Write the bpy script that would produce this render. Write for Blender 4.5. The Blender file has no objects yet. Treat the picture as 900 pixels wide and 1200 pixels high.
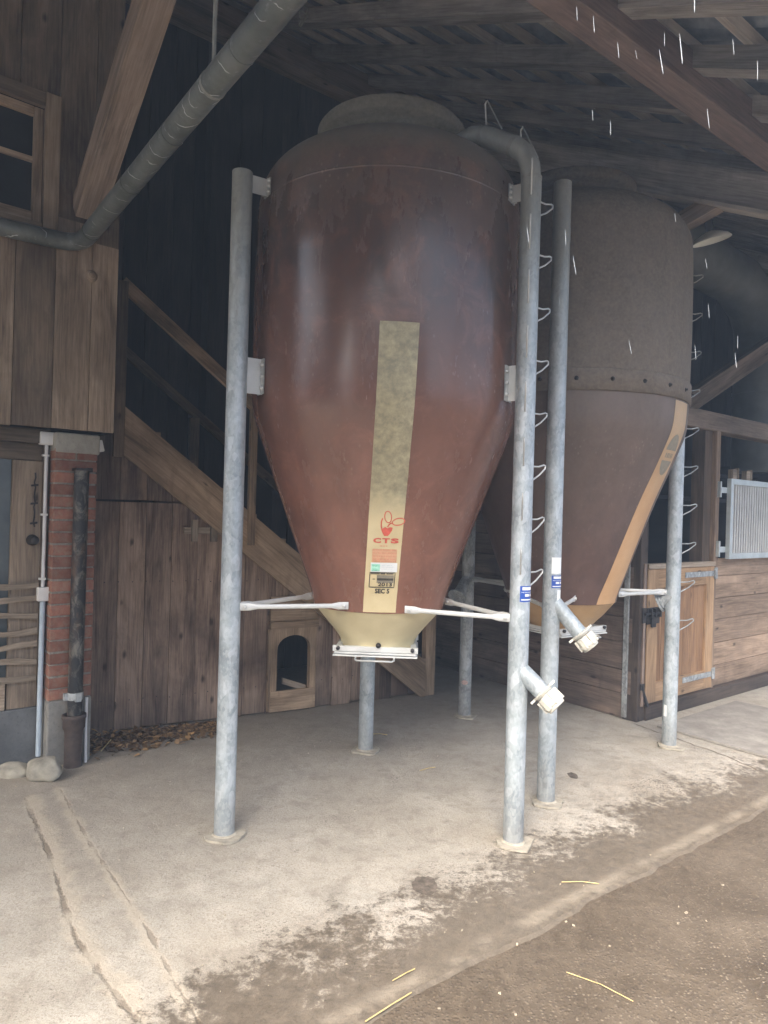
import bpy, bmesh, math, random
from mathutils import Vector, Matrix, noise as mnoise
R = math.radians
random.seed(7)
S = bpy.context.scene
COL = S.collection

# ------------------------------------------------------------------ camera
F = 820.0; ROLL = 0.028; CZ = 1.6
cam = bpy.data.cameras.new('camera'); camo = bpy.data.objects.new('camera', cam); COL.objects.link(camo)
cam.sensor_fit = 'VERTICAL'; cam.sensor_height = 36.0; cam.lens = 36.0*F/1200.0
cam.clip_start = 0.05; cam.clip_end = 600
camo.matrix_world = Matrix.Translation((0, 0, CZ)) @ Matrix.Rotation(R(90), 4, 'X') @ Matrix.Rotation(ROLL, 4, 'Z')
S.camera = camo
S.render.resolution_x = 768; S.render.resolution_y = 1024

# ------------------------------------------------------------------ world and sun (overcast)
W = bpy.data.worlds.new('World'); S.world = W; W.use_nodes = True
wt = W.node_tree; wt.nodes.clear()
sky = wt.nodes.new('ShaderNodeTexSky'); sky.sky_type = 'NISHITA'; sky.sun_disc = False
SUN_EL = R(48); SUN_AZ = R(205)            # azimuth clockwise from +Y: the light comes from behind the camera
sky.sun_elevation = SUN_EL; sky.sun_rotation = SUN_AZ
sky.air_density = 1.0; sky.dust_density = 7.0; sky.ozone_density = 1.0
bg = wt.nodes.new('ShaderNodeBackground'); bg.inputs['Strength'].default_value = 0.135
wo = wt.nodes.new('ShaderNodeOutputWorld')
wt.links.new(sky.outputs[0], bg.inputs[0]); wt.links.new(bg.outputs[0], wo.inputs[0])
sl = bpy.data.lights.new('sun', 'SUN'); sl.energy = 2.1; sl.angle = R(45); sl.color = (1, .965, .90)
so = bpy.data.objects.new('sun', sl); COL.objects.link(so)
d = Vector((math.sin(SUN_AZ)*math.cos(SUN_EL), math.cos(SUN_AZ)*math.cos(SUN_EL), math.sin(SUN_EL)))
so.rotation_euler = d.to_track_quat('Z', 'Y').to_euler(); so.location = (-3, -6, 9)
S.view_settings.view_transform = 'Standard'; S.view_settings.look = 'None'
S.view_settings.gamma = 1; S.view_settings.use_curve_mapping = False
S.view_settings.exposure = 2.15

# ------------------------------------------------------------------ frames of the place
A = Vector((.788, .615, 0)); B = Vector((-.615, .788, 0)); UP = Vector((0, 0, 1))   # along the purlins / up the roof slope
def ab(a, b, z=0): return A*a + B*b + UP*z
class Frame:
    """vertical plane: s along, n towards the yard, z up"""
    def __init__(s, p, dr, n=None):
        s.p = Vector((p[0], p[1], 0)); s.d = Vector((dr[0], dr[1], 0)).normalized()
        s.n = Vector((s.d.y, -s.d.x, 0)) if n is None else Vector((n[0], n[1], 0)).normalized()
    def __call__(s, a, n, z): return s.p + s.d*a + s.n*n + UP*z
HOUSE = Frame((-1.975, 4.2), (.757, .653))
STAIR = Frame((-1.99, 4.83), (.868, .496))
STAB = Frame((2.03, 5.5), (.788, .615))
SIDE = Frame((2.03, 5.5), (-.615, .788), (-.788, -.615))
def ground(px, py, z=0):
    u = px-450+ROLL*(py-600); v = (py-600)-ROLL*(px-450); dd = F*(CZ-z)/v
    return Vector((u/F*dd, dd, z))

# ------------------------------------------------------------------ mesh building
class MB:
    def __init__(s): s.v = []; s.f = []; s.uv = []; s.t = []; s.m = []; s.sm = []
    def quad(s, pts, uvs=None, tone=1.0, mi=0, smooth=False):
        i = len(s.v); s.v += [Vector(p) for p in pts]; s.f.append(list(range(i, i+len(pts))))
        s.uv.append(uvs or [(0, 0)]*len(pts)); s.t.append(tone); s.m.append(mi); s.sm.append(smooth)
    def box(s, O, ex, ey, ez, L, Wd, T, tone=None, mi=0, du=None):
        """O corner, L along ex (the grain), Wd along ey, T along ez"""
        if tone is None: tone = random.uniform(.78, 1.15)
        ou = random.uniform(0, 50) if du is None else du; ov = random.uniform(0, 50)
        P = lambda a, b, c: Vector(O)+ex*(a*L)+ey*(b*Wd)+ez*(c*T)
        i = len(s.v)
        s.v += [P(a, b, c) for a in (0, 1) for b in (0, 1) for c in (0, 1)]
        flip = ex.cross(ey).dot(ez) < 0
        for q, kind in (((0, 1, 3, 2), 'e'), ((4, 6, 7, 5), 'e'), ((0, 4, 5, 1), 't'), ((2, 3, 7, 6), 't'), ((0, 2, 6, 4), 'f'), ((1, 5, 7, 3), 'f')):
            uvs = []
            for k in q:
                a, b, c = (k >> 2) & 1, (k >> 1) & 1, k & 1
                if kind == 'f': uvs.append((ou+a*L, ov+b*Wd+c*.37))
                elif kind == 't': uvs.append((ou+a*L, ov+c*T+b*Wd+.2))
                else: uvs.append((ou+b*Wd*.3, ov+c*T))
            q2 = list(q)
            if flip: q2.reverse(); uvs.reverse()
            s.f.append([i+k for k in q2]); s.uv.append(uvs); s.t.append(tone); s.m.append(mi); s.sm.append(False)
        return s
    def beam(s, p0, p1, side, w, h, tone=None, mi=0):
        """centre line p0-p1, width w along side, height h across"""
        p0 = Vector(p0); p1 = Vector(p1); ex = (p1-p0); L = ex.length; ex.normalize()
        ey = Vector(side); ey = (ey-ex*ey.dot(ex)).normalized(); ez = ex.cross(ey)
        return s.box(p0-ey*w/2-ez*h/2, ex, ey, ez, L, w, h, tone, mi)
    def grid(s, rows, closed=False, smooth=True, tone=1.0, mi=0, uvf=None):
        """rows of points; shared vertices"""
        i = len(s.v); n = len(rows[0])
        for r in rows: s.v += [Vector(p) for p in r]
        for a in range(len(rows)-1):
            for b in range(n if closed else n-1):
                b2 = (b+1) % n
                s.f.append([i+a*n+b, i+a*n+b2, i+(a+1)*n+b2, i+(a+1)*n+b])
                s.uv.append([(b/n, a), ((b+1)/n, a), ((b+1)/n, a+1), (b/n, a+1)]); s.t.append(tone); s.m.append(mi); s.sm.append(smooth)
    def cap(s, pts, mi=0, tone=1.0): s.quad(pts, [(p[0], p[1]) for p in pts], tone, mi)
    def tube(s, pts, r, seg=14, caps=True, mi=0, inner=None):
        pts = [Vector(p) for p in pts]; rr = r if isinstance(r, (list, tuple)) else [r]*len(pts)
        rows = []; T = (pts[1]-pts[0]).normalized()
        ref = Vector((0, 0, 1)) if abs(T.z) < .9 else Vector((1, 0, 0))
        X = (ref-T*ref.dot(T)).normalized()
        for k, p in enumerate(pts):
            if k == 0: t = (pts[1]-pts[0])
            elif k == len(pts)-1: t = pts[-1]-pts[-2]
            else: t = (pts[k+1]-p).normalized()+(p-pts[k-1]).normalized()
            t.normalize(); X = (X-t*X.dot(t)).normalized(); Y = t.cross(X)
            rows.append([p+(X*math.cos(j*2*math.pi/seg)+Y*math.sin(j*2*math.pi/seg))*rr[k] for j in range(seg)])
        s.grid(rows, closed=True, mi=mi)
        if caps: s.cap(list(reversed(rows[0])), mi); s.cap(rows[-1], mi)
        return s
    def lathe(s, c, prof, seg=72, mi=0, jit=0.0):
        rows = []
        for r, z in prof:
            rows.append([Vector((c[0]+r*math.sin(j*2*math.pi/seg), c[1]-r*math.cos(j*2*math.pi/seg), z)) for j in range(seg)])
        s.grid(rows, closed=True, mi=mi); return s
    def lathe_ax(s, p, ax, prof, seg=28, mi=0):
        ax = Vector(ax).normalized(); ref = Vector((0, 0, 1)) if abs(ax.z) < .9 else Vector((1, 0, 0))
        X = (ref-ax*ref.dot(ax)).normalized(); Y = ax.cross(X); rows = []
        for r, h in prof: rows.append([Vector(p)+ax*h+(X*math.cos(j*2*math.pi/seg)+Y*math.sin(j*2*math.pi/seg))*r for j in range(seg)])
        s.grid(rows, closed=True, mi=mi); return s
    def poly_extrude(s, pts, nrm, T, mi=0, tone=None):
        """pts outline (front), extruded back along -nrm"""
        if tone is None: tone = random.uniform(.85, 1.1)
        o = random.uniform(0, 30); p0 = Vector(pts[0])
        ex = (Vector(pts[1])-p0).normalized(); ey = Vector(nrm).cross(ex)
        uv = [(o+(Vector(p)-p0).dot(ex), o+(Vector(p)-p0).dot(ey)) for p in pts]
        b = [Vector(p)-Vector(nrm)*T for p in pts]
        s.quad(pts, uv, tone, mi); s.quad(list(reversed(b)), list(reversed(uv)), tone, mi)
        n = len(pts)
        for i in range(n):
            j = (i+1) % n
            L = (Vector(pts[j])-Vector(pts[i])).length
            s.quad([pts[j], pts[i], b[i], b[j]], [(o+L, o), (o, o), (o, o+T), (o+L, o+T)], tone, mi)
        return s

def make(name, mb, mats, parent=None, bevel=0, recalc=True):
    me = bpy.data.meshes.new(name)
    if parent is not None:
        off = parent_loc(parent); loc = None
    else:
        xs = [v.x for v in mb.v]; ys = [v.y for v in mb.v]; zs = [v.z for v in mb.v]
        off = Vector(((min(xs)+max(xs))/2, (min(ys)+max(ys))/2, min(zs))); loc = off
    me.from_pydata([tuple(v-off) for v in mb.v], [], mb.f)
    uvl = me.uv_layers.new(name='UVMap'); ta = me.attributes.new('tone', 'FLOAT', 'FACE')
    k = 0
    for i, pl in enumerate(me.polygons):
        for q in range(pl.loop_total): uvl.data[pl.loop_start+q].uv = mb.uv[i][q]
        ta.data[i].value = mb.t[i]; pl.material_index = mb.m[i]; pl.use_smooth = mb.sm[i]
    for m in (mats if isinstance(mats, (list, tuple)) else [mats]): me.materials.append(m)
    if recalc:
        bm = bmesh.new(); bm.from_mesh(me); bmesh.ops.recalc_face_normals(bm, faces=bm.faces); bm.to_mesh(me); bm.free()
    o = bpy.data.objects.new(name, me); COL.objects.link(o)
    if parent is not None: o.parent = parent
    else: o.location = loc
    if bevel:
        b = o.modifiers.new('bevel', 'BEVEL'); b.width = bevel; b.segments = 2; b.limit_method = 'ANGLE'; b.angle_limit = R(50)
    return o
def parent_loc(p):
    L = Vector((0, 0, 0))
    while p is not None: L = L+p.location; p = p.parent
    return L
def tag(o, label, cat=None, group=None, kind=None):
    if label: o['label'] = label
    if cat: o['category'] = cat
    if group: o['group'] = group
    if kind: o['kind'] = kind
    return o
def thing(name, loc, label, cat, group=None):
    o = bpy.data.objects.new(name, None); o.empty_display_size = .1; COL.objects.link(o); o.location = loc
    return tag(o, label, cat, group)

# ------------------------------------------------------------------ materials
class NT:
    def __init__(s, name):
        s.m = bpy.data.materials.new(name); s.m.use_nodes = True; s.t = s.m.node_tree; s.t.nodes.clear()
        s.o = s.n('OutputMaterial'); s.b = s.n('BsdfPrincipled'); s.l(s.b.outputs[0], s.o.inputs[0])
    def n(s, t, **k):
        x = s.t.nodes.new('ShaderNode'+t)
        for a, v in k.items(): setattr(x, a, v)
        return x
    def l(s, a, b): s.t.links.new(a, b)
    def put(s, sock, v):
        if hasattr(v, 'is_linked') or hasattr(v, 'node'): s.l(v, sock)
        elif isinstance(v, (tuple, list)) and len(v) == 3 and sock.type == 'RGBA': sock.default_value = (*v, 1)
        else: sock.default_value = v
    def obj(s): return s.n('TexCoord').outputs['Object']
    def uv(s): return s.n('TexCoord').outputs['UV']
    def pos(s): return s.n('NewGeometry').outputs['Position']
    def map(s, v, sc=(1, 1, 1), rot=(0, 0, 0), loc=(0, 0, 0)):
        m = s.n('Mapping'); s.l(v, m.inputs[0]); m.inputs['Scale'].default_value = sc; m.inputs['Rotation'].default_value = rot; m.inputs['Location'].default_value = loc
        return m.outputs[0]
    def noise(s, v, sc=5, det=5, rough=.55, dist=0):
        x = s.n('TexNoise'); s.l(v, x.inputs['Vector']); x.inputs['Scale'].default_value = sc; x.inputs['Detail'].default_value = det
        x.inputs['Roughness'].default_value = rough; x.inputs['Distortion'].default_value = dist; return x.outputs['Fac']
    def vor(s, v, sc=5, out='Distance', rnd=1.0, dim='3D'):
        x = s.n('TexVoronoi', voronoi_dimensions=dim); s.l(v, x.inputs['Vector']); x.inputs['Scale'].default_value = sc; x.inputs['Randomness'].default_value = rnd; return x.outputs[out]
    def math(s, op, a, b=None, c=None, clamp=False):
        x = s.n('Math', operation=op, use_clamp=clamp)
        for i, v in enumerate((a, b, c)):
            if v is not None: s.put(x.inputs[i], v)
        return x.outputs[0]
    def ramp(s, f, lo, hi, a=0.0, b=1.0):
        x = s.n('MapRange'); x.clamp = True; s.l(f, x.inputs[0])
        for i, v in enumerate((lo, hi, a, b)): s.put(x.inputs[i+1], v)
        return x.outputs[0]
    def mix(s, f, a, b, mode='MIX'):
        x = s.n('Mix', data_type='RGBA', blend_type=mode); x.clamp_factor = True
        s.put(x.inputs[0], f); s.put(x.inputs[6], a); s.put(x.inputs[7], b); return x.outputs[2]
    def attr(s, n): return s.n('Attribute', attribute_name=n).outputs['Fac']
    def sep(s, v, i): x = s.n('SeparateXYZ'); s.l(v, x.inputs[0]); return x.outputs[i]
    def set(s, col=None, rough=None, metal=None, bump=None, bs=.3, bd=.01, spec=None, coat=None):
        if col is not None: s.put(s.b.inputs['Base Color'], col)
        if rough is not None: s.put(s.b.inputs['Roughness'], rough)
        if metal is not None: s.put(s.b.inputs['Metallic'], metal)
        if spec is not None: s.put(s.b.inputs['Specular IOR Level'], spec)
        if bump is not None:
            x = s.n('Bump'); x.inputs['Strength'].default_value = bs; x.inputs['Distance'].default_value = bd
            s.l(bump, x.inputs['Height']); s.l(x.outputs[0], s.b.inputs['Normal'])
        return s.m

def wood(name, dark, light, stain=(.03, .025, .02), stain_amt=.5, rough=.8, knots=True, low_dirt=0.0, gs=1.0):
    N = NT(name); uv = N.uv()
    g1 = N.noise(N.map(uv, (1.1*gs, 26*gs, 1)), 3.0, 8, .66, .25)
    g2 = N.noise(N.map(uv, (.6, 3.5, 1)), 1.8, 6, .62, .8)
    g = N.math('ADD', N.math('MULTIPLY', g1, .42), N.math('MULTIPLY', g2, .62))
    c = N.mix(N.ramp(g, .40, .63), dark, light)
    st = N.noise(N.pos(), 1.3, 6, .62, .4)
    c = N.mix(N.math('MULTIPLY', N.ramp(st, .45, .72), stain_amt), c, stain)
    sp = N.noise(N.map(N.pos(), (1, 1, .35)), 9, 6, .7)
    c = N.mix(N.math('MULTIPLY', N.ramp(sp, .56, .75), stain_amt*.7), c, stain)
    if knots:
        k = N.math('ADD', N.vor(N.map(uv, (2.2, 4.4, 1)), 1.0, dim='2D'), N.math('MULTIPLY', N.math('SUBTRACT', g1, .5), .10))
        k = N.math('ADD', k, N.ramp(N.noise(N.map(uv, (1.1, 2.3, 1)), 1.0, 2), .44, .52, .2, 0))
        c = N.mix(N.ramp(k, .025, .085, .8, 0), c, tuple(x*.25 for x in dark))
    if low_dirt:
        z = N.sep(N.pos(), 2)
        dn = N.math('ADD', z, N.math('MULTIPLY', N.noise(N.pos(), 5, 5), .25))
        c = N.mix(N.ramp(dn, .12, .35, low_dirt, 0), c, (.035, .03, .025))
    tn = N.math('MULTIPLY', N.attr('tone'), 1.15); hs = N.n('HueSaturation'); N.l(c, hs.inputs['Color']); N.l(tn, hs.inputs['Value'])
    return N.set(hs.outputs[0], rough, bump=g1, bs=.5, bd=.004, spec=.25)

M = {}
M['plank_grey'] = wood('weathered_plank', (.15, .11, .078), (.42, .325, .235), stain=(.06, .042, .032), stain_amt=.55)
M['plank_brown'] = wood('brown_plank', (.125, .083, .062), (.42, .305, .225), stain=(.04, .025, .02), stain_amt=.75, low_dirt=.35)
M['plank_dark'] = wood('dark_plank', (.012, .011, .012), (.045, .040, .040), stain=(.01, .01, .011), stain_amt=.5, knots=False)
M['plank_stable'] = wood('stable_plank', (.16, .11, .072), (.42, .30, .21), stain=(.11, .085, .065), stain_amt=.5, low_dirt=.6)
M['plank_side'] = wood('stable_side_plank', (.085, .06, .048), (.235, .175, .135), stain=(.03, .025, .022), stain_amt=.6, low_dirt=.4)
M['door_wood'] = wood('door_wood', (.19, .115, .06), (.47, .31, .18), stain=(.16, .12, .085), stain_amt=.45, low_dirt=.6)
M['door_panel'] = wood('door_panel_wood', (.15, .08, .042), (.35, .21, .115), stain=(.12, .08, .05), stain_amt=.4)
M['beam'] = wood('roof_beam_wood', (.10, .075, .058), (.29, .225, .175), stain=(.07, .055, .045), stain_amt=.4)
M['beam_red'] = wood('red_brown_beam', (.11, .08, .07), (.23, .17, .145), stain=(.07, .05, .045), stain_amt=.4, knots=False)
M['rafter'] = wood('rafter_wood', (.17, .155, .14), (.40, .37, .34), stain=(.06, .055, .05), stain_amt=.5, knots=False)
M['batten'] = wood('batten_wood', (.30, .27, .24), (.50, .46, .41), stain_amt=.3, knots=False)
M['stringer'] = wood('stringer_wood', (.16, .11, .07), (.45, .325, .215), stain=(.07, .05, .035), stain_amt=.55)
M['slat'] = wood('slat_wood', (.14, .11, .08), (.38, .31, .235), stain_amt=.35)
M['frame_wood'] = wood('window_frame_wood', (.15, .11, .08), (.38, .30, .22), stain=(.07, .055, .04), stain_amt=.4)

def simple(name, col, rough=.6, metal=0, var=.25, sc=8, bs=.15, spec=.5):
    N = NT(name); n1 = N.noise(N.obj(), sc, 6, .6)
    c = N.mix(N.ramp(n1, .3, .7), tuple(x*(1-var) for x in col), tuple(min(1, x*(1+var)) for x in col))
    return N.set(c, rough, metal, bump=n1, bs=bs, bd=.003, spec=spec)

def galv(name, col=(.385, .44, .465), metal=.30, rough=.5):
    N = NT(name); o = N.obj()
    sp = N.vor(N.map(o, (1, 1, .6)), 90, 'Color'); sv = N.sep(sp, 0)
    n1 = N.noise(o, 5, 6, .65); n2 = N.noise(N.map(o, (1, 1, .25)), 22, 5, .6)
    c = N.mix(N.ramp(n1, .35, .68), tuple(x*.62 for x in col), tuple(x*1.12 for x in col))
    c = N.mix(N.ramp(sv, 0, 1, 0, .30), c, (.72, .76, .78))
    c = N.mix(N.ramp(n2, .55, .72, 0, .45), c, tuple(x*.55 for x in col))
    r = N.ramp(n2, .3, .7, rough-.12, rough+.15)
    bl = N.vor(N.map(o, (1, 1, .5)), 28, 'Color'); c = N.mix(N.ramp(N.sep(bl, 1), .55, 1.0, 0, .28), c, (.80, .84, .86))
    c = N.mix(N.ramp(N.noise(N.map(o, (1, 1, .15)), 40, 5, .75), .60, .72, 0, .5), c, (.26, .25, .22))
    z = N.sep(N.pos(), 2)                                   # splashed dirt at the foot and dust settled above
    dn = N.math('ADD', z, N.math('MULTIPLY', n2, .5))
    c = N.mix(N.ramp(dn, .22, .55, .5, 0), c, (.20, .185, .16))
    c = N.mix(N.ramp(N.math('ADD', z, N.math('MULTIPLY', n1, .8)), 2.5, 3.5, 0, .75), c, (.27, .27, .235))
    mt = N.ramp(z, 2.4, 3.2, metal, .15)
    return N.set(c, r, mt, bump=n2, bs=.12, bd=.002)
M['galv'] = galv('galvanised_steel')
M['galv_dull'] = galv('dull_galvanised_steel', (.30, .32, .32), .25, .6)
M['zinc'] = simple('grey_painted_steel', (.50, .55, .55), .5, .3, .15)
M['white_steel'] = simple('pale_zinc_bar', (.62, .63, .61), .5, .2, .12)
M['cream'] = simple('cream_coupling', (.62, .60, .52), .45, .1, .15, 20)
M['plate'] = simple('mortared_plate', (.36, .325, .26), .9, 0, .25, 25, .5)
M['white_plastic'] = simple('white_plastic', (.72, .71, .68), .4, 0, .08)
M['conduit'] = simple('white_conduit', (.66, .66, .66), .45, 0, .08)
M['blue_pipe'] = simple('pale_blue_pipe', (.42, .50, .57), .45, 0, .15)
M['iron'] = simple('rusty_cast_iron', (.075, .055, .048), .75, .1, .45, 14, .5)
M['black'] = simple('black_rubber', (.015, .015, .015), .6, 0, .3)
M['dark_iron'] = simple('dark_iron', (.045, .04, .038), .55, .5, .35, 20)
M['glass_dark'] = simple('dark_window_glass', (.018, .022, .026), .12, 0, .4, 3, .02)
M['glass_grey'] = simple('dusty_glass', (.075, .088, .09), .28, 0, .35, 4, .02)
M['red_ink'] = simple('red_ink', (.62, .12, .08), .7, 0, .2, 40)
M['pink_ink'] = simple('faded_red_ink', (.66, .30, .19), .75, 0, .12, 60)
M['black_ink'] = simple('black_ink', (.05, .045, .04), .6, 0, .3, 40)
M['grey_ink'] = simple('grey_ink', (.26, .23, .17), .7, 0, .15, 40)
M['white_paper'] = simple('white_label', (.80, .82, .80), .5, 0, .04)
M['green_ink'] = simple('green_ink', (.22, .60, .42), .6, 0, .2, 60)
M['pale_ink'] = simple('pale_ink', (.62, .68, .68), .6, 0, .1, 60)
M['blue_paper'] = simple('blue_label', (.02, .08, .38), .4, 0, .1)
M['stone'] = simple('field_stone', (.30, .28, .23), .9, 0, .45, 9, .8)
M['lamp_shade'] = simple('white_enamel', (.62, .63, .58), .4, 0, .08)
M['wire'] = simple('zinc_wire', (.55, .56, .54), .5, .4, .15)
M['straw'] = simple('straw', (.52, .40, .18), .7, 0, .3, 30)
M['dark_water'] = simple('duct_grey', (.12, .13, .13), .6, .2, .25, 4)

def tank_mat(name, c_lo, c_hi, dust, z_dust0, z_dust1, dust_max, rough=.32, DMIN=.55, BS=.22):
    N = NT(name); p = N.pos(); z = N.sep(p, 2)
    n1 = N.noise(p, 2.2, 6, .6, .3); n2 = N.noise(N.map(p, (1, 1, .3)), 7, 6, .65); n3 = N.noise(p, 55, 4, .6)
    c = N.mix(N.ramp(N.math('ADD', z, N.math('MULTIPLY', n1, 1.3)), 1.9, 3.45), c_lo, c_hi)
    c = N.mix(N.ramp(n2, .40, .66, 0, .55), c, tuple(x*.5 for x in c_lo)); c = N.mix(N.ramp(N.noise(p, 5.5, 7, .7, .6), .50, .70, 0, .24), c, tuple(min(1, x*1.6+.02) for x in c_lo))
    sp = N.vor(N.map(p, (1, 1, .6)), 40); spm = N.noise(p, 2.4, 5, .65)
    f = N.math('MULTIPLY', N.ramp(sp, .14, .26, 1, 0), N.ramp(spm, .52, .66))
    c = N.mix(N.math('MULTIPLY', f, .35), c, (.40, .32, .26))
    fl = N.noise(N.map(p, (1, 1, .12)), 16, 6, .75, .4); c = N.mix(N.ramp(fl, .62, .74, 0, .28), c, (.36, .27, .22))
    scr = N.noise(N.map(p, (9, 9, .8), (0, .5, .2)), 8, 3, .6); c = N.mix(N.ramp(scr, .72, .76, 0, .4), c, (.45, .34, .28))
    # dust lies on what faces up and towards the top of the tank
    nz = N.sep(N.n('NewGeometry').outputs['Normal'], 2)
    df = N.math('ADD', N.ramp(nz, .15, .7, 0, .9), N.ramp(N.math('ADD', z, N.math('MULTIPLY', n2, .6)), z_dust0, z_dust1, 0, dust_max), clamp=True)
    df = N.math('MULTIPLY', df, N.ramp(N.math('ADD', N.math('MULTIPLY', n3, .5), N.math('MULTIPLY', N.noise(p, 24, 6, .75), .5)), .36, .60, DMIN, 1))
    c = N.mix(df, c, dust)
    r = N.math('ADD', N.ramp(n2, .3, .7, rough-.06, rough+.12), N.math('MULTIPLY', df, .45), clamp=True)
    bmp = N.math('ADD', N.math('MULTIPLY', n3, .3), N.noise(p, 12, 3))
    return N.set(c, r, bump=bmp, bs=BS, bd=.004, spec=.5)
M['tank1'] = tank_mat('brown_fibreglass', (.27, .122, .082), (.072, .048, .040), (.20, .18, .145), 3.1, 4.3, .75, .20)  # darker upper colour: eave shade and floor bounce put into the tank's colour
M['tank2'] = tank_mat('dark_brown_fibreglass', (.115, .068, .056), (.12, .084, .068), (.21, .18, .14), 1.6, 3.0, .6, .42)
M['tank2_dusty'] = tank_mat('dusty_brown_fibreglass', (.125, .092, .074), (.105, .078, .064), (.215, .182, .14), 1.4, 2.6, .85, .6, .3, 1.0)

M['neck_dusty'] = tank_mat('dust_covered_neck', (.09, .07, .058), (.09, .07, .058), (.24, .225, .18), 1.4, 2.4, .95, .7, .55, .4)

def cream_mat(name, c1, c2, grime, g0, g1):
    N = NT(name); p = N.pos(); z = N.sep(p, 2)
    n = N.noise(p, 26, 6, .7); n2 = N.noise(p, 4, 5, .6)
    c = N.mix(N.ramp(n2, .35, .7), c1, c2)
    f = N.math('MULTIPLY', N.ramp(N.math('ADD', z, N.math('MULTIPLY', n2, .15)), g0, g1), N.ramp(n, .3, .65, .45, .95))
    c = N.mix(f, c, grime)
    return N.set(c, .5, bump=n, bs=.15, bd=.002)
M['cream_strip'] = cream_mat('cream_gelcoat_strip', (.60, .49, .27), (.72, .62, .39), (.20, .185, .12), 1.62, 1.80)
M['cream_cone'] = cream_mat('cream_gelcoat_cone', (.58, .50, .30), (.70, .62, .40), (.40, .34, .2), 5, 6)
M['tan_strip'] = cream_mat('tan_gelcoat_strip', (.50, .29, .14), (.60, .38, .20), (.42, .30, .17), 1.7, 2.2)
M['tan_cone'] = cream_mat('tan_gelcoat_cone', (.40, .25, .12), (.50, .33, .17), (.4, .3, .2), 5, 6)

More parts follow.
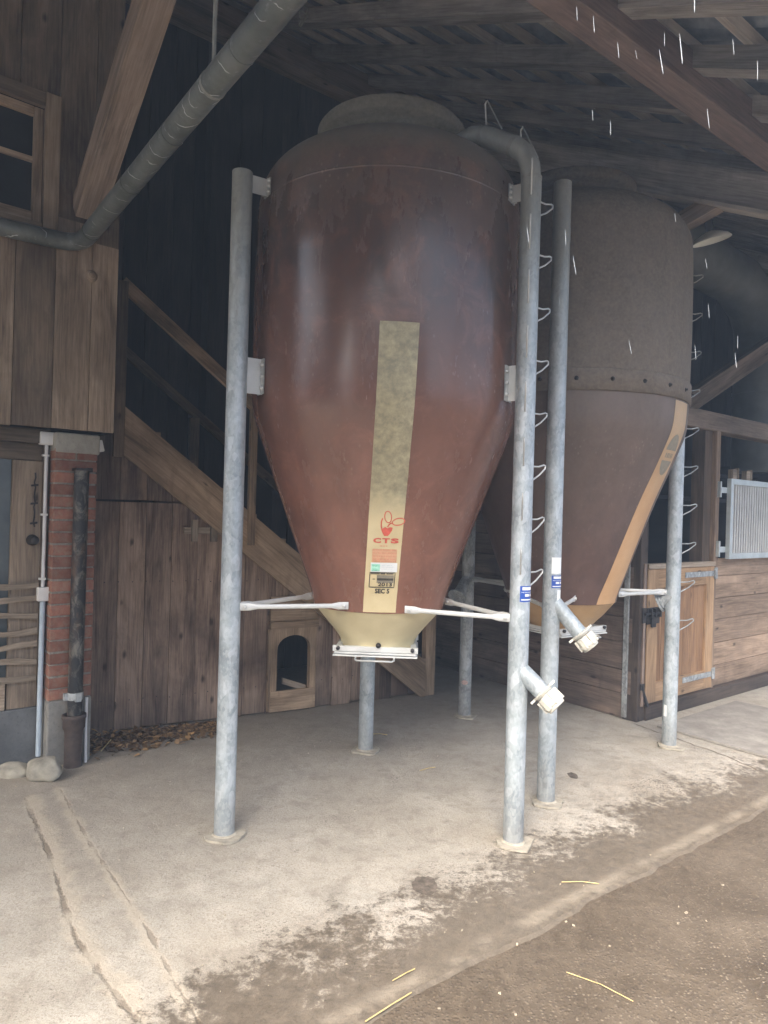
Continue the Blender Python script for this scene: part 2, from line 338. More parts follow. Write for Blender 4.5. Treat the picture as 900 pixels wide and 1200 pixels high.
def concrete_floor():
    N = NT('stained_concrete'); p = N.pos()
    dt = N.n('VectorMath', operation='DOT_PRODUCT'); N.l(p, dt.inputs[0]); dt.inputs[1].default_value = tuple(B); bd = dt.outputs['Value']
    n0 = N.noise(p, .8, 6, .6, .4); n1 = N.noise(p, 3.0, 8, .66, .6); n2 = N.noise(p, 22, 7, .72, .3); n3 = N.noise(p, 95, 5, .72)
    c = N.mix(N.ramp(n1, .34, .66), (.37, .34, .285), (.54, .50, .425))
    c = N.mix(N.ramp(n0, .42, .66, 0, .6), c, (.34, .292, .225))
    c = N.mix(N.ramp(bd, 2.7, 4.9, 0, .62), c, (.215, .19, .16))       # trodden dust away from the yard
    c = N.mix(N.ramp(n2, .54, .72, 0, .35), c, (.25, .21, .165))
    c = N.mix(N.ramp(n2, .30, .42, .3, 0), c, (.66, .60, .49))
    c = N.mix(N.ramp(n3, .50, .66, 0, .6), c, (.19, .155, .115)); n4 = N.noise(p, 210, 3, .7); c = N.mix(N.ramp(n4, .50, .66, 0, .4), c, (.18, .145, .11)); c = N.mix(N.ramp(n4, .30, .42, .4, 0), c, (.70, .64, .53))
    pt = N.noise(p, 9, 7, .7, .3); c = N.mix(N.ramp(pt, .50, .64, 0, .45), c, (.235, .20, .155))
    # dark specks of mud, in clusters and denser near the drip line
    pres = N.noise(p, 1.9, 6, .68, .5); fine = N.noise(p, 85, 6, .7, 0)
    lvl = N.math('ADD', N.ramp(bd, 1.9, 3.0, .085, 0.0), N.ramp(pres, .48, .70, -.05, .16))
    f = N.ramp(N.math('ADD', fine, lvl), .655, .70, 0, .75)
    c = N.mix(f, c, (.135, .11, .085))
    # ragged cracks along the refilled trench
    def crack(pts, w, wob, seed):
        q = N.map(p, (1, 1, 1), (0, 0, 0), (seed, seed*2.3, 0)); nx = N.noise(q, 7, 5, .65); ny = N.noise(q, 31, 4, .7)
        dist = None
        for P_, Q_ in zip(pts, pts[1:]):
            P_ = ground(*P_); Q_ = ground(*Q_); L = Q_-P_; L.z = 0; ln = L.length; L.normalize()
            sb = N.n('VectorMath', operation='SUBTRACT'); N.l(p, sb.inputs[0]); sb.inputs[1].default_value = tuple(P_)
            t_ = N.n('VectorMath', operation='DOT_PRODUCT'); N.l(sb.outputs[0], t_.inputs[0]); t_.inputs[1].default_value = tuple(L)
            tc = N.math('MINIMUM', N.math('MAXIMUM', t_.outputs['Value'], 0.0), ln)
            cl = N.n('VectorMath', operation='SCALE'); cl.inputs[0].default_value = tuple(L); N.l(tc, cl.inputs['Scale'])
            dd = N.n('VectorMath', operation='DISTANCE'); N.l(sb.outputs[0], dd.inputs[0]); N.l(cl.outputs[0], dd.inputs[1])
            dist = dd.outputs['Value'] if dist is None else N.math('MINIMUM', dist, dd.outputs['Value'])
        e_ = N.math('ADD', dist, N.math('ADD', N.math('MULTIPLY', N.math('SUBTRACT', nx, .5), wob), N.math('MULTIPLY', N.math('SUBTRACT', ny, .5), wob*.6)))
        return N.ramp(e_, w*.3, w, 1, 0)
    L1 = [(30, 935), (58, 1000), (70, 1040), (90, 1100), (125, 1150), (160, 1195)]; L2 = [(72, 925), (104, 985), (135, 1030), (180, 1100), (205, 1150), (235, 1199)]
    c = N.mix(N.math('MULTIPLY', crack([(x+6, y) for x, y in L1], .055, .16, 3), .55), c, (.50, .43, .33))
    c = N.mix(N.math('MULTIPLY', crack([(x-4, y) for x, y in L2], .035, .10, 8), .5), c, (.50, .43, .33))
    ck1 = crack(L1, .014, .055, 1); ck2 = crack(L2, .009, .04, 5); ck1 = N.math('MULTIPLY', ck1, N.ramp(N.noise(p, 5, 3), .40, .55, .15, 1)); ck2 = N.math('MULTIPLY', ck2, N.ramp(N.noise(p, 6, 3), .42, .56, .1, 1))
    c = N.mix(N.math('MULTIPLY', ck1, .75), c, (.17, .135, .10)); c = N.mix(N.math('MULTIPLY', ck2, .6), c, (.20, .16, .12))
    # rain-wet band along the drip line, ragged speckled edge
    e = N.math('ADD', bd, N.math('ADD', N.math('MULTIPLY', N.math('SUBTRACT', n1, .5), 1.0), N.math('MULTIPLY', N.math('SUBTRACT', n2, .5), .9)))
    ed = N.math('ADD', e, N.math('MULTIPLY', N.math('SUBTRACT', n3, .5), .7))
    wet = N.ramp(ed, 2.08, 2.24, 1, 0)
    c = N.mix(N.math('MULTIPLY', wet, .85), c, N.mix(N.ramp(n2, .35, .65), (.075, .058, .041), (.155, .123, .088)))
    ln_ = N.math('ABSOLUTE', N.math('ADD', N.math('SUBTRACT', bd, 1.80), N.math('MULTIPLY', N.math('SUBTRACT', n2, .5), .10)))
    c = N.mix(N.math('MULTIPLY', N.ramp(ln_, .008, .045, 1, 0), N.ramp(n1, .42, .58, .05, .6)), c, (.36, .31, .24))
    r = N.ramp(wet, 0, 1, .88, .45)
    bm = N.math('SUBTRACT', N.math('ADD', N.math('MULTIPLY', n3, .5), N.math('ADD', N.math('MULTIPLY', n2, .8), N.math('MULTIPLY', n1, 1.4))), N.math('ADD', ck1, N.math('MULTIPLY', ck2, .6)))
    return N.set(c, r, bump=bm, bs=.45, bd=.014, spec=.35)
M['concrete'] = concrete_floor()

def asphalt():
    N = NT('wet_asphalt'); p = N.pos()
    n1 = N.noise(p, 2.2, 6, .6, .5); n2 = N.noise(p, 30, 5, .7); v = N.vor(p, 75); vc = N.sep(N.vor(p, 75, 'Color'), 0)
    c = N.mix(N.ramp(n1, .35, .68), (.075, .058, .041), (.155, .123, .088))
    c = N.mix(N.ramp(n2, .5, .75, 0, .5), c, (.055, .045, .036))
    ag = N.math('MULTIPLY', N.ramp(v, .22, .38, 1, 0), N.ramp(vc, .45, .9))
    c = N.mix(N.math('MULTIPLY', N.math('MULTIPLY', ag, .7), N.ramp(n1, .35, .65, 1, .45)), c, (.38, .32, .24)); c = N.mix(N.ramp(N.noise(p, 130, 4, .7), .5, .66, 0, .6), c, (.05, .038, .026))
    dt = N.n('VectorMath', operation='DOT_PRODUCT'); N.l(p, dt.inputs[0]); dt.inputs[1].default_value = tuple(B)
    mud = N.ramp(N.math('ADD', dt.outputs['Value'], N.math('MULTIPLY', N.math('SUBTRACT', N.noise(p, 5, 7, .7), .5), 1.1)), 1.35, 1.72)
    c = N.mix(N.math('MULTIPLY', mud, .85), c, N.mix(N.ramp(N.noise(p, 22, 7, .72, .3), .35, .65), (.075, .058, .041), (.155, .123, .088)))
    r = N.ramp(n1, .4, .65, .32, .65)
    h = N.math('ADD', N.math('MULTIPLY', N.ramp(v, 0, .5, 1, 0), .6), N.math('MULTIPLY', n2, .8))
    return N.set(c, r, bump=h, bs=.6, bd=.008, spec=.4)
M['asphalt'] = asphalt()

def pillar_mats():
    N = NT('red_brick'); p = N.pos(); n1 = N.noise(p, 14, 6, .65); tn = N.attr('tone')
    c = N.mix(N.ramp(n1, .35, .68), (.22, .085, .058), (.35, .155, .105))
    c = N.mix(N.ramp(N.noise(p, 26, 6, .7), .45, .66, .1, .6), c, (.30, .235, .18))
    hs = N.n('HueSaturation'); N.l(c, hs.inputs['Color']); N.l(tn, hs.inputs['Value'])
    b = N.set(hs.outputs[0], .9, bump=n1, bs=.5, bd=.006, spec=.2)
    N = NT('mortar'); n1 = N.noise(N.pos(), 30, 5, .7)
    m = N.set(N.mix(N.ramp(n1, .35, .65), (.19, .175, .15), (.34, .32, .27)), .95, bump=n1, bs=.5, bd=.005, spec=.2)
    return b, m
M['brick'], M['mortar'] = pillar_mats()
def plaster(name, a, b):
    N = NT(name); p = N.pos(); n1 = N.noise(p, 5, 7, .65); n2 = N.noise(p, 45, 5, .7)
    c = N.mix(N.ramp(n1, .35, .68), a, b); c = N.mix(N.ramp(n2, .55, .7, 0, .4), c, tuple(x*.5 for x in a))
    return N.set(c, .93, bump=N.math('ADD', n1, n2), bs=.4, bd=.006, spec=.2)
M['plaster'] = plaster('grey_plaster', (.20, .195, .18), (.34, .325, .29))
M['base_grey'] = plaster('grey_concrete_base', (.11, .115, .118), (.19, .195, .195))
M['cap'] = plaster('concrete_cap', (.28, .265, .225), (.46, .44, .38))
M['matt'] = plaster('worn_rubber_mat', (.22, .20, .175), (.36, .335, .295))
def tarred():
    N = NT('tarred_pipe'); p = N.pos(); n = N.noise(N.map(p, (1, 1, .6)), 16, 7, .7, .6); n2 = N.noise(N.map(p, (3, 3, .7)), 6, 5, .7)
    c = N.mix(N.ramp(n, .48, .62), (.018, .018, .02), (.17, .16, .14)); c = N.mix(N.ramp(n2, .5, .68, 0, .7), c, (.014, .014, .016)); c = N.mix(N.ramp(N.noise(N.map(p, (1, 1, .4)), 11, 6, .7), .52, .66, 0, .6), c, (.15, .085, .05))
    return N.set(c, .6, bump=n, bs=.4, bd=.004)
M['tar'] = tarred()
def roofing():
    N = NT('roof_tile_underside'); p = N.pos(); n = N.noise(p, 6, 6, .6)
    return N.set(N.mix(N.ramp(n, .35, .65), (.16, .18, .21), (.30, .33, .37)), .9, bump=n, bs=.2, bd=.004, spec=.2)
M['roofing'] = roofing()
def leafm(name, a, b):
    N = NT(name); rn = N.n('ObjectInfo'); tn = N.attr('tone')
    c = N.mix(tn, a, b); return N.set(c, .75, spec=.3)
M['leaf'] = leafm('dead_leaf', (.06, .038, .024), (.48, .30, .14))
M['sleet'] = simple('ice', (.30, .33, .36), .3, 0, .03, 8, .02)
M['fur'] = simple('twine', (.32, .32, .27), .9, 0, .3, 30)

# ================================================================== GROUND
mb = MB()
mb.quad([(-70, -70, -.005), (70, -70, -.005), (70, 70, -.005), (-70, 70, -.005)])
tag(make('yard_asphalt', mb, M['asphalt']), 'wet brown asphalt yard with pale aggregate', None, None, 'structure')
# slab: finely cut front edge
mb = MB(); n = 260; a0, a1 = -9.0, 14.0; top = []; low = []; back = []
for i in range(n+1):
    a = a0+(a1-a0)*i/n
    j = .03*mnoise.noise(Vector((a*2.1, 0, 3)))+.018*mnoise.noise(Vector((a*9, 1, 3)))+.01*mnoise.noise(Vector((a*31, 5, 3)))
    top.append(ab(a, 1.755+j, 0)); low.append(ab(a, 1.735+j, -.005)); back.append(ab(a, 9.5, 0))
mid = [ab(a0+(a1-a0)*i/n, 3, 0) for i in range(n+1)]
mb.grid([low, top, mid, back], smooth=False)
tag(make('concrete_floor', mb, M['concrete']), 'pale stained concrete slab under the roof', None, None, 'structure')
# patched trench across the slab, and its two cracks
def ribbon(pts, w, z, rough=.4, seed=1):
    mbx = MB(); L = []; Rr = []
    P = [ground(*p) for p in pts]; out = []
    for i in range(len(P)-1):
        for k in range(14): out.append(P[i].lerp(P[i+1], k/14))
    out.append(P[-1])
    for i, p in enumerate(out):
        t = (out[min(i+1, len(out)-1)]-out[max(i-1, 0)]).normalized(); q = Vector((-t.y, t.x, 0))
        p = p+q*(.03*mnoise.noise(Vector((i*.31, seed, 0)))+.012*mnoise.noise(Vector((i*1.3, seed, 7))))
        ww = w*(.35+rough+1.2*rough*mnoise.noise(Vector((i*.45, seed*3.1, 2)))+rough*mnoise.noise(Vector((i*1.7, seed, 4))))
        ww = max(ww, w*.12)
        if i in (0, len(out)-1): ww = .001
        L.append(p-q*ww+UP*z); Rr.append(p+q*ww+UP*z)
    mbx.grid([L, Rr], smooth=False); return mbx
def crackm(name, c, r=.8):
    N = NT(name); n = N.noise(N.pos(), 40, 5, .7); return N.set(N.mix(N.ramp(n, .35, .65), tuple(x*.6 for x in c), tuple(x*1.3 for x in c)), r, bump=n, bs=.5, bd=.006, spec=.25)
M['crack'] = crackm('dirt_in_crack', (.20, .162, .12)); M['crack_pale'] = crackm('sandy_crack', (.42, .36, .27)); M['drip'] = crackm('wet_spot', (.15, .125, .10), .6)
tag(make('floor_joint', ribbon([(742, 848), (790, 865), (845, 884), (899, 908)], .006, .003, .5, 11), M['crack']), 'joint in the slab by the stable', None, None, 'structure')
def spot(px, py, rx, ry, name, seed, mt='drip'):
    c = ground(px, py); mbx = MB(); pts = []
    for i in range(40):
        t = i*2*math.pi/40; k = 1+.22*mnoise.noise(Vector((math.cos(t)*1.6, math.sin(t)*1.6, seed)))+.1*mnoise.noise(Vector((math.cos(t)*5, math.sin(t)*5, seed)))
        pts.append(c+Vector((math.cos(t)*rx*k, math.sin(t)*ry*k, .003)))
    mbx.cap(pts); return tag(make(name, mbx, M[mt]), 'dark wet spot on the slab', None, None, 'structure')
spot(498, 1038, .055, .075, 'wet_spot', 1); spot(671, 909, .03, .05, 'wet_spot', 3)

# ================================================================== ROOF
EAVE, BACK = 1.05, 6.9
def zr(b): return 4.02+.51*(b-2.0)             # underside of the rafters
SL = Vector((B.x, B.y, .51)).normalized(); SN = SL.cross(A)*-1
if SN.z < 0: SN = -SN
roof = thing('barn_roof', ab(3, 4, 0), 'open timber barn roof of rafters, battens and dark sheeting over the whole bay', 'roof')
for i, a in enumerate([x*.68-6.0+.06 for x in range(30)]):
    if a < -4: continue
    m = MB(); h = .11
    p0 = ab(a, EAVE-.1, zr(EAVE-.1)); p1 = ab(a, BACK+1.2, zr(BACK+1.2))
    m.beam(p0+SN*(h/2), p1+SN*(h/2), A, .12, h, random.uniform(.8, 1.15)); make('rafter', m, M['rafter'], roof)
for i in range(19):
    b = EAVE-.05+i*.36; m = MB()
    m.beam(ab(-4.6, b, zr(b))+SN*.137, ab(14, b, zr(b))+SN*.137, SL, .055, .05, random.uniform(.75, 1.2)); make('batten', m, M['batten'], roof)
m = MB(); rows = []                            # corrugated sheeting
na = 620
for b in (EAVE-.2, BACK+1.4):
    rows.append([ab(-4.8+19*i/na, b, zr(b))+SN*(.19+.022*math.sin(i*2*math.pi/4.6)) for i in range(na+1)])
m.grid(rows); rows2 = [[p+SN*.012 for p in r] for r in rows]; m.grid(rows2)
make('roof_sheeting', m, M['roofing'], roof, recalc=False)
for (b, w, h, mt, a0_, a1_) in ((2.04, .16, .20, 'beam_red', -4.3, 14), (5.95, .20, .28, 'beam', -4.3, 14)):
    m = MB(); m.beam(ab(a0_, b, zr(b)-h/2+.06), ab(a1_, b, zr(b)-h/2+.06), B, w, h, 1.0); make('purlin', m, M[mt], roof, bevel=.008)
def zp(b): return 4.31+.51*(b-3.06)
for a in (5.01, 8.97, 12.6):
    m = MB(); m.beam(ab(a, EAVE+.1, zp(EAVE+.1)-.02), ab(a, BACK, zp(BACK)-.02), A, .2, .25, 1.35); pr_ = make('principal_rafter', m, M['rafter'], roof, bevel=.03)
    m = MB(); m.beam(ab(a-.03, EAVE+.1, zp(EAVE+.1)-.165), ab(a-.03, BACK, zp(BACK)-.165), A, .17, .025, 1.2); make('edge_board', m, M['batten'], pr_)
m = MB(); m.beam(ab(5.01, 2.55, zp(2.55)-.12), ab(5.01, 4.1, 3.55), A, .11, .13, 1.3); make('strut', m, M['beam'], roof, bevel=.004)
m = MB(); m.box(ab(4.93, 4.0, 2.4), UP, A, B, 2.4, .16, .16, .8); make('post', m, M['beam'], roof, bevel=.005)

# ================================================================== BACK WALL of the barn
bw = thing('barn_back_wall', ab(2, 6.2, 0), 'dark almost black vertical board wall behind the silos and stairs', 'wall')
m = MB(); a = -4.6
while a < 13.5:
    w = random.uniform(.17, .24); m.box(ab(a, 6.15+random.uniform(0, .012), 0), UP, A, B, 6.4, w-.008, .03, random.uniform(.7, 1.3)); a += w
m.box(ab(-4.6, 6.2, 0), UP, A, B, 6.4, 18.1, .04, .4)
b = 2.5
while b < 6.2: m.box(ab(10.5, b, 0), UP, B, A, 6.4, .2, .03, random.uniform(.7, 1.3)); b += .205
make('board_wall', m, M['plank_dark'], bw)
m = MB()
for a in (-.2, 2.6, 5.2, 8.2): m.box(ab(a, 6.0, 0), UP, A, B, 6.0, .16, .15, .9)
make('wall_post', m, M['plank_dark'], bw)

# ================================================================== LEFT BUILDING
H = HOUSE; hl = thing('farm_building', H(-.6, -.3, 0), 'weathered timber upper storey on a red brick pillar at the left edge', 'building')
ZB = 2.045
# window opening in s: far left to -.07; z 3.23..4.01
WS0, WS1, WZ0, WZ1 = -1.15, -.105, 3.235, 3.935
m = MB(); s = .33; first = True
tones = [1.12, 1.05, .62, .95, .8, 1.0, .9, .75, 1.05, .9]; k = 0
widths = [.115, .21, .215, .2, .2, .21, .19, .2, .2, .22, .2, .2, .2, .2, .2, .2]
while s > -2.6:
    w = widths[k % len(widths)] if k else .16
    x1 = s; x0 = s-w; tn = tones[k % len(tones)]
    off = .012*(k % 2)
    segs = [(ZB+random.uniform(-.012, .012), 5.6)]
    if x0 < WS1+.02 and x1 > WS0-.02: segs = [(ZB+random.uniform(-.012, .012), WZ0), (WZ1, 5.6)]
    for z0, z1 in segs:
        if z0 < 3.1 and z1 > 3.3: # upper boards darker: tannin and the roof's shadow put into their tone
            m.box(H(x0, -.0, z0), UP, H.d, H.n, 3.20-z0+.1*(k % 2), w-.004, .028, tn)
            m.box(H(x0, .0, 3.2+.1*(k % 2)), UP, H.d, H.n, z1-3.2-.1*(k % 2), w-.004, .026, .62)
        elif z0 > 3.3: m.box(H(x0, 0, z0), UP, H.d, H.n, z1-z0, w-.004, .026, .62)
        else: m.box(H(x0, 0, z0), UP, H.d, H.n, z1-z0, w-.004, .028, tn)
    s -= w; k += 1
make('plank_cladding', m, M['plank_grey'], hl, bevel=.002)
m = MB()                                       # return wall and inner wall so that the building is solid
m.box(H(.325, -2.4, ZB), UP, H.n, H.d*-1, 3.6, 2.395, .03, .7)
m.box(H(-2.6, -.06, ZB+.01), UP, H.d, H.n, WZ0-ZB-.03, 2.88, .05, .3)
m.box(H(-2.6, -.06, WZ1+.02), UP, H.d, H.n, 1.6, 2.88, .05, .3)
m.box(H(-2.6, -2.4, ZB), H.d, H.n, UP, 2.9, 2.3, .03, .5)
m.box(H(-2.6, -1.4, 2.1), UP, H.d, H.n, 3.4, 2.88, .05, .3)
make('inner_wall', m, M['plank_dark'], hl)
# window
win = MB(); fw = .075
win.box(H(WS1-.02, .02, WZ0-.06), UP, H.d, H.n, WZ1-WZ0+.12, .085, .035, 1.05)
win.box(H(WS0, .02, WZ1-.03), H.d, UP, H.n, WS1-WS0-.022, .085, .035, .55)
win.box(H(WS0, .02, WZ0-.055), H.d, UP, H.n, WS1-WS0-.022, .05, .03, .9)
wino = make('window', win, M['frame_wood'], hl, bevel=.003)
sh = MB()
sh.box(H(WS1-.072, -.01, WZ0), UP, H.d, H.n, WZ1-WZ0-.035, .05, .035, 1.1)
sh.box(H(WS0, -.01, WZ1-.085), H.d, UP, H.n, WS1-WS0-.074, .05, .035, 1.25)
sh.box(H(WS0, -.01, WZ0), H.d, UP, H.n, WS1-WS0-.074, .055, .035, 1.15)
sh.box(H(WS0, -.006, WZ0+.345), H.d, UP, H.n, WS1-WS0-.074, .028, .028, 1.15)
sh.box(H(-.62, -.01, WZ0+.057), UP, H.d, H.n, WZ1-WZ0-.145, .06, .035, 1.1)
make('sash', sh, M['frame_wood'], wino, bevel=.003)
pn = MB(); pn.box(H(WS0, -.012, WZ0), H.d, UP, H.n, WS1-WS0-.03, WZ1-WZ0-.03, .004, 1); make('pane', pn, M['glass_dark'], wino)
sill = MB(); sill.box(H(WS0, .0, WZ0-.095), H.d, UP, H.n, WS1-WS0+.05, .032, .085, .85); make('sill', sill, M['frame_wood'], wino, bevel=.006)
# brick pillar
m = MB(); PW, PD = .25, .30; z = .40; row = 0
m.box(H(0.004, -.034-PD+.004, .0), UP, H.d, H.n, 1.93, PW-.008, PD-.008, 1, 1)
while z < 1.9:
    h = .062; zz = z+random.uniform(-.002, .002)
    parts = [(0, .12), (.131, .25)] if row % 2 == 0 else [(0, .25)]
    for s0, s1 in parts: m.box(H(s0, -.03-.10, zz), H.d, UP, H.n, s1-s0, h, .10, random.uniform(.7, 1.2))
    m.box(H(PW-.1, -.03-.18 if row % 2 else -.03-.30, zz), H.n, UP, H.d, .17 if not row % 2 else .07, h, .1, random.uniform(.7, 1.2))
    z += .0735; row += 1
pil = make('brick_pillar', m, [M['brick'], M['mortar']], hl, bevel=.004)
m = MB(); m.box(H(-.004, -.335, -.02), UP, H.d, H.n, .415, PW+.008, PD+.012, 1); make('plaster_foot', m, M['plaster'], pil, bevel=.01)
m = MB(); m.box(H(0, -.345, 1.905), H.d, UP, H.n, PW+.015, .125, PD+.02, 1); make('concrete_cap', m, M['cap'], pil, bevel=.012)
# recessed door bay left of the pillar
m = MB(); m.box(H(-2.6, -.20, -.02), H.d, UP, H.n, 2.598, .37, .06, 1); make('concrete_base', m, M['base_grey'], hl, bevel=.008)
m = MB(); m.box(H(-2.6, -.5, .3), H.d, UP, H.n, 2.598, 1.74, .02, 1); make('bay_back', m, M['plank_dark'], hl)
door = MB()
door.box(H(-.20, -.20, .352), UP, H.d, H.n, 1.50, .165, .05, .85)
door.box(H(-.034, -.20, .352), UP, H.d, H.n, 1.62, .03, .07, .5)
door.box(H(-1.2, -.19, .352), H.d, UP, H.n, .99, .17, .045, 1.3)
door.box(H(-1.2, -.20, 1.855), H.d, UP, H.n, 1.16, .10, .055, .45)
door.box(H(-1.2, -.21, 1.957), H.d, UP, H.n, 1.19, .085, .12, .35)
dro = make('glazed_door', door, M['frame_wood'], hl, bevel=.004)
m = MB(); m.box(H(-1.2, -.185, .525), H.d, UP, H.n, .999, 1.33, .006, 1); make('pane', m, M['glass_grey'], dro)
m = MB(); m.lathe_ax(H(-.085, -.15, 1.37), H.n, [(.0, .0), (.034, 0), (.034, .006), (.013, .012), (.012, .03), (.024, .04), (.028, .055), (.02, .068), (0, .07)], 20); make('knob', m, M['dark_iron'], dro)
m = MB()
pts = [H(-.078+.004*math.sin(i*2.4), -.142, 1.78-i*.03) for i in range(12)]
m.tube(pts, .005, 6)
for z in (1.70, 1.59, 1.47): m.tube([H(-.1, -.14, z), H(-.06, -.14, z+.006)], .006, 6)
make('chain', m, M['dark_iron'], dro)
for i in range(7):
    z = 1.085-i*.0925; m = MB(); rows = []
    ns = 14
    for q in range(4):
        dn, dz = ((0, 0), (.014, 0), (.014, .032), (0, .032))[q]
        rows.append([H(-1.3+1.28*j/ns-.03, -.125+dn, z+dz*(1+.15*math.sin(j*1.7+i))+.012*math.sin(j*.9+i*2)) for j in range(ns+1)])
    rows.append(rows[0]); mm = MB(); mm.grid(rows, smooth=False, tone=random.uniform(.8, 1.15))
    for f in range(len(mm.f)):
        u0 = random.random()*.01
        j = f % ns; mm.uv[f] = [(j*.09, i+.0), ((j+1)*.09, i+.0), ((j+1)*.09, i+.03), (j*.09, i+.03)]
    make('guard_slat', mm, M['slat'], dro)

# knot-like boss on the cladding under the pipe
m = MB(); m.lathe_ax(H(.165, .028, 2.995), H.n, [(0, .02), (.02, .018), (.032, .008), (.035, 0)], 20); make('wooden_plug', m, M['plank_grey'], hl)

# brace from the wall up to the eave purlin
m = MB(); P0 = H(.125, .03, 3.37); P1 = P0+H.n*1.60+UP*1.22+H.d*-.02
br = m.beam(P0, P1, H.d, .155, .15, 1.35)
tag(make('timber_brace', m, M['beam'], None, bevel=.006), 'thick squared timber brace rising from the plank wall to the roof, top left', 'beam')

# drain pipe from the gutter down to the wall
pts = [H(-2.4, .09, 3.06), H(-1.2, .09, 3.105), H(-.05, .09, 3.14)]
p2 = Vector((-.385, 2.2, 3.17)); pA = H(-.02, .09, 3.141); pE = H(.075, .09, 3.145)
dr = (p2-pE).normalized()
for k in range(1, 8):
    t = k/8; q0 = H(-.05, .09, 3.14); q2 = pE+dr*.16
    pts.append(q0*(1-t)**2+pE*2*t*(1-t)+q2*t*t)
pts += [pE+dr*.2, pE+dr*1.2, p2+dr*.02, p2+dr*1.1]
def pipem():
    N = NT('old_zinc_pipe'); p = N.pos(); n1 = N.noise(p, 6, 6, .65); n2 = N.noise(N.map(p, (1, 1, 1)), 30, 5, .7)
    c = N.mix(N.ramp(n1, .35, .68), (.085, .095, .09), (.18, .195, .185)); c = N.mix(N.ramp(n2, .6, .72, 0, .6), c, (.3, .32, .30))
    w = N.n('TexWave', wave_type='BANDS', bands_direction='Y'); N.l(p, w.inputs[0]); w.inputs['Scale'].default_value = 4.2; w.inputs['Distortion'].default_value = 5; w.inputs['Detail'].default_value = 3; w.inputs['Detail Scale'].default_value = 2
    f = N.math('MULTIPLY', N.ramp(w.outputs['Fac'], .985, 1.0), N.ramp(N.noise(p, 9, 3), .5, .58)); c = N.mix(f, c, (.6, .63, .62))
    return N.set(c, .38, .15, bump=n2, bs=.2, bd=.002)
M['old_pipe'] = pipem()
dp = thing('drain_pipe', H(-.05, .09, 3.1), 'grey-green metal drain pipe running along the plank wall, then out to the eave', 'pipe')
m = MB(); m.tube(pts, .05, 20); make('pipe', m, M['old_pipe'], dp)
for t in (.05, .78, 1.35, 2.02):
    q = pE+dr*(.2+t); m = MB(); m.tube([q, q+dr*.012], .052, 20); make('joint_ring', m, M['old_pipe'], dp)
q = pE+dr*1.98; m = MB(); m.tube([q+UP*.05, q+UP*.9], .008, 8); m.tube([q-dr*.008, q+dr*.008], .0525, 20); make('hanger', m, M['galv_dull'], dp)

# conduits and boxes
cd = thing('electric_conduit', H(-.03, -.1, .1), 'white electric conduit with two junction boxes left of the brick pillar', 'conduit')
m = MB(); m.tube([H(-.028, -.105, 1.95), H(-.028, -.105, 1.06)], .0105, 10); make('conduit', m, M['conduit'], cd)
m = MB(); m.tube([H(-.026, -.105, 1.03), H(-.028, -.10, .5), H(-.03, -.095, .06)], .0155, 12); make('lower_pipe', m, M['blue_pipe'], cd)
m = MB(); m.box(H(-.072, -.125, 1.95), UP, H.d, H.n, .078, .082, .05, 1); make('junction_box', m, M['white_plastic'], cd, bevel=.006)
m = MB(); m.box(H(-.06, -.125, 1.0), UP, H.d, H.n, .085, .066, .045, 1); make('junction_box', m, M['white_plastic'], cd, bevel=.006)
for z in (1.88, 1.52, 1.13):
    m = MB(); m.box(H(-.052, -.115, z), H.d, UP, H.n, .038, .012, .024, 1); make('clip', m, M['white_plastic'], cd)
m = MB(); e = (H.d+UP*.25).normalized(); f = UP-e*UP.dot(e); f.normalize()
m.box(H(.265, -.14, 1.925), e, f, H.n, .05, .075, .06, 1)
m.tube([H(.25, -.12, 1.99), H(.29, -.11, 1.985)], .006, 8)
tag(make('sensor_box', m, M['white_plastic'], None, bevel=.006), 'small tilted white box on the right side of the concrete pillar cap', 'sensor')

# tarred soil pipe on the pillar
sp = thing('soil_pipe', H(.15, .03, 0), 'black tarred downpipe in front of the brick pillar, ending in a rusty socket', 'pipe')
m = MB(); m.tube([H(.142, .022, 1.80), H(.14, .022, .30)], .043, 18); make('pipe', m, M['tar'], sp)
m = MB(); m.lathe_ax(H(.135, .03, -.01), UP, [(.052, 0), (.052, .22), (.056, .235), (.064, .245), (.066, .30), (.070, .305), (.070, .325), (.056, .327), (.045, .30), (.04, .1)], 24); make('socket', m, M['iron'], sp)
m = MB(); m.tube([H(.141, .022, .405), H(.141, .022, .448)], .0465, 18); m.box(H(.125, .06, .40), UP, H.d, H.n, .05, .035, .02, 1); m.box(H(.075, .0, .405), UP, H.d, H.n, .04, .03, .03, 1); make('clamp', m, M['galv_dull'], sp)
m = MB(); m.box(H(.10, -.028, 1.80), H.d, UP, H.n, .085, .014, .09, 1); m.box(H(.175, -.02, 1.795), H.d, UP, H.n, .03, .025, .05, 1); make('bracket', m, M['dark_iron'], sp)
m = MB(); m.tube([H(.215, .0, .40), H(.213, .005, .2), H(.216, .01, -.01)], .010, 10)
tag(make('thin_pipe', m, M['conduit']), 'thin pale pipe standing in the ground right of the rusty pipe socket', 'pipe')

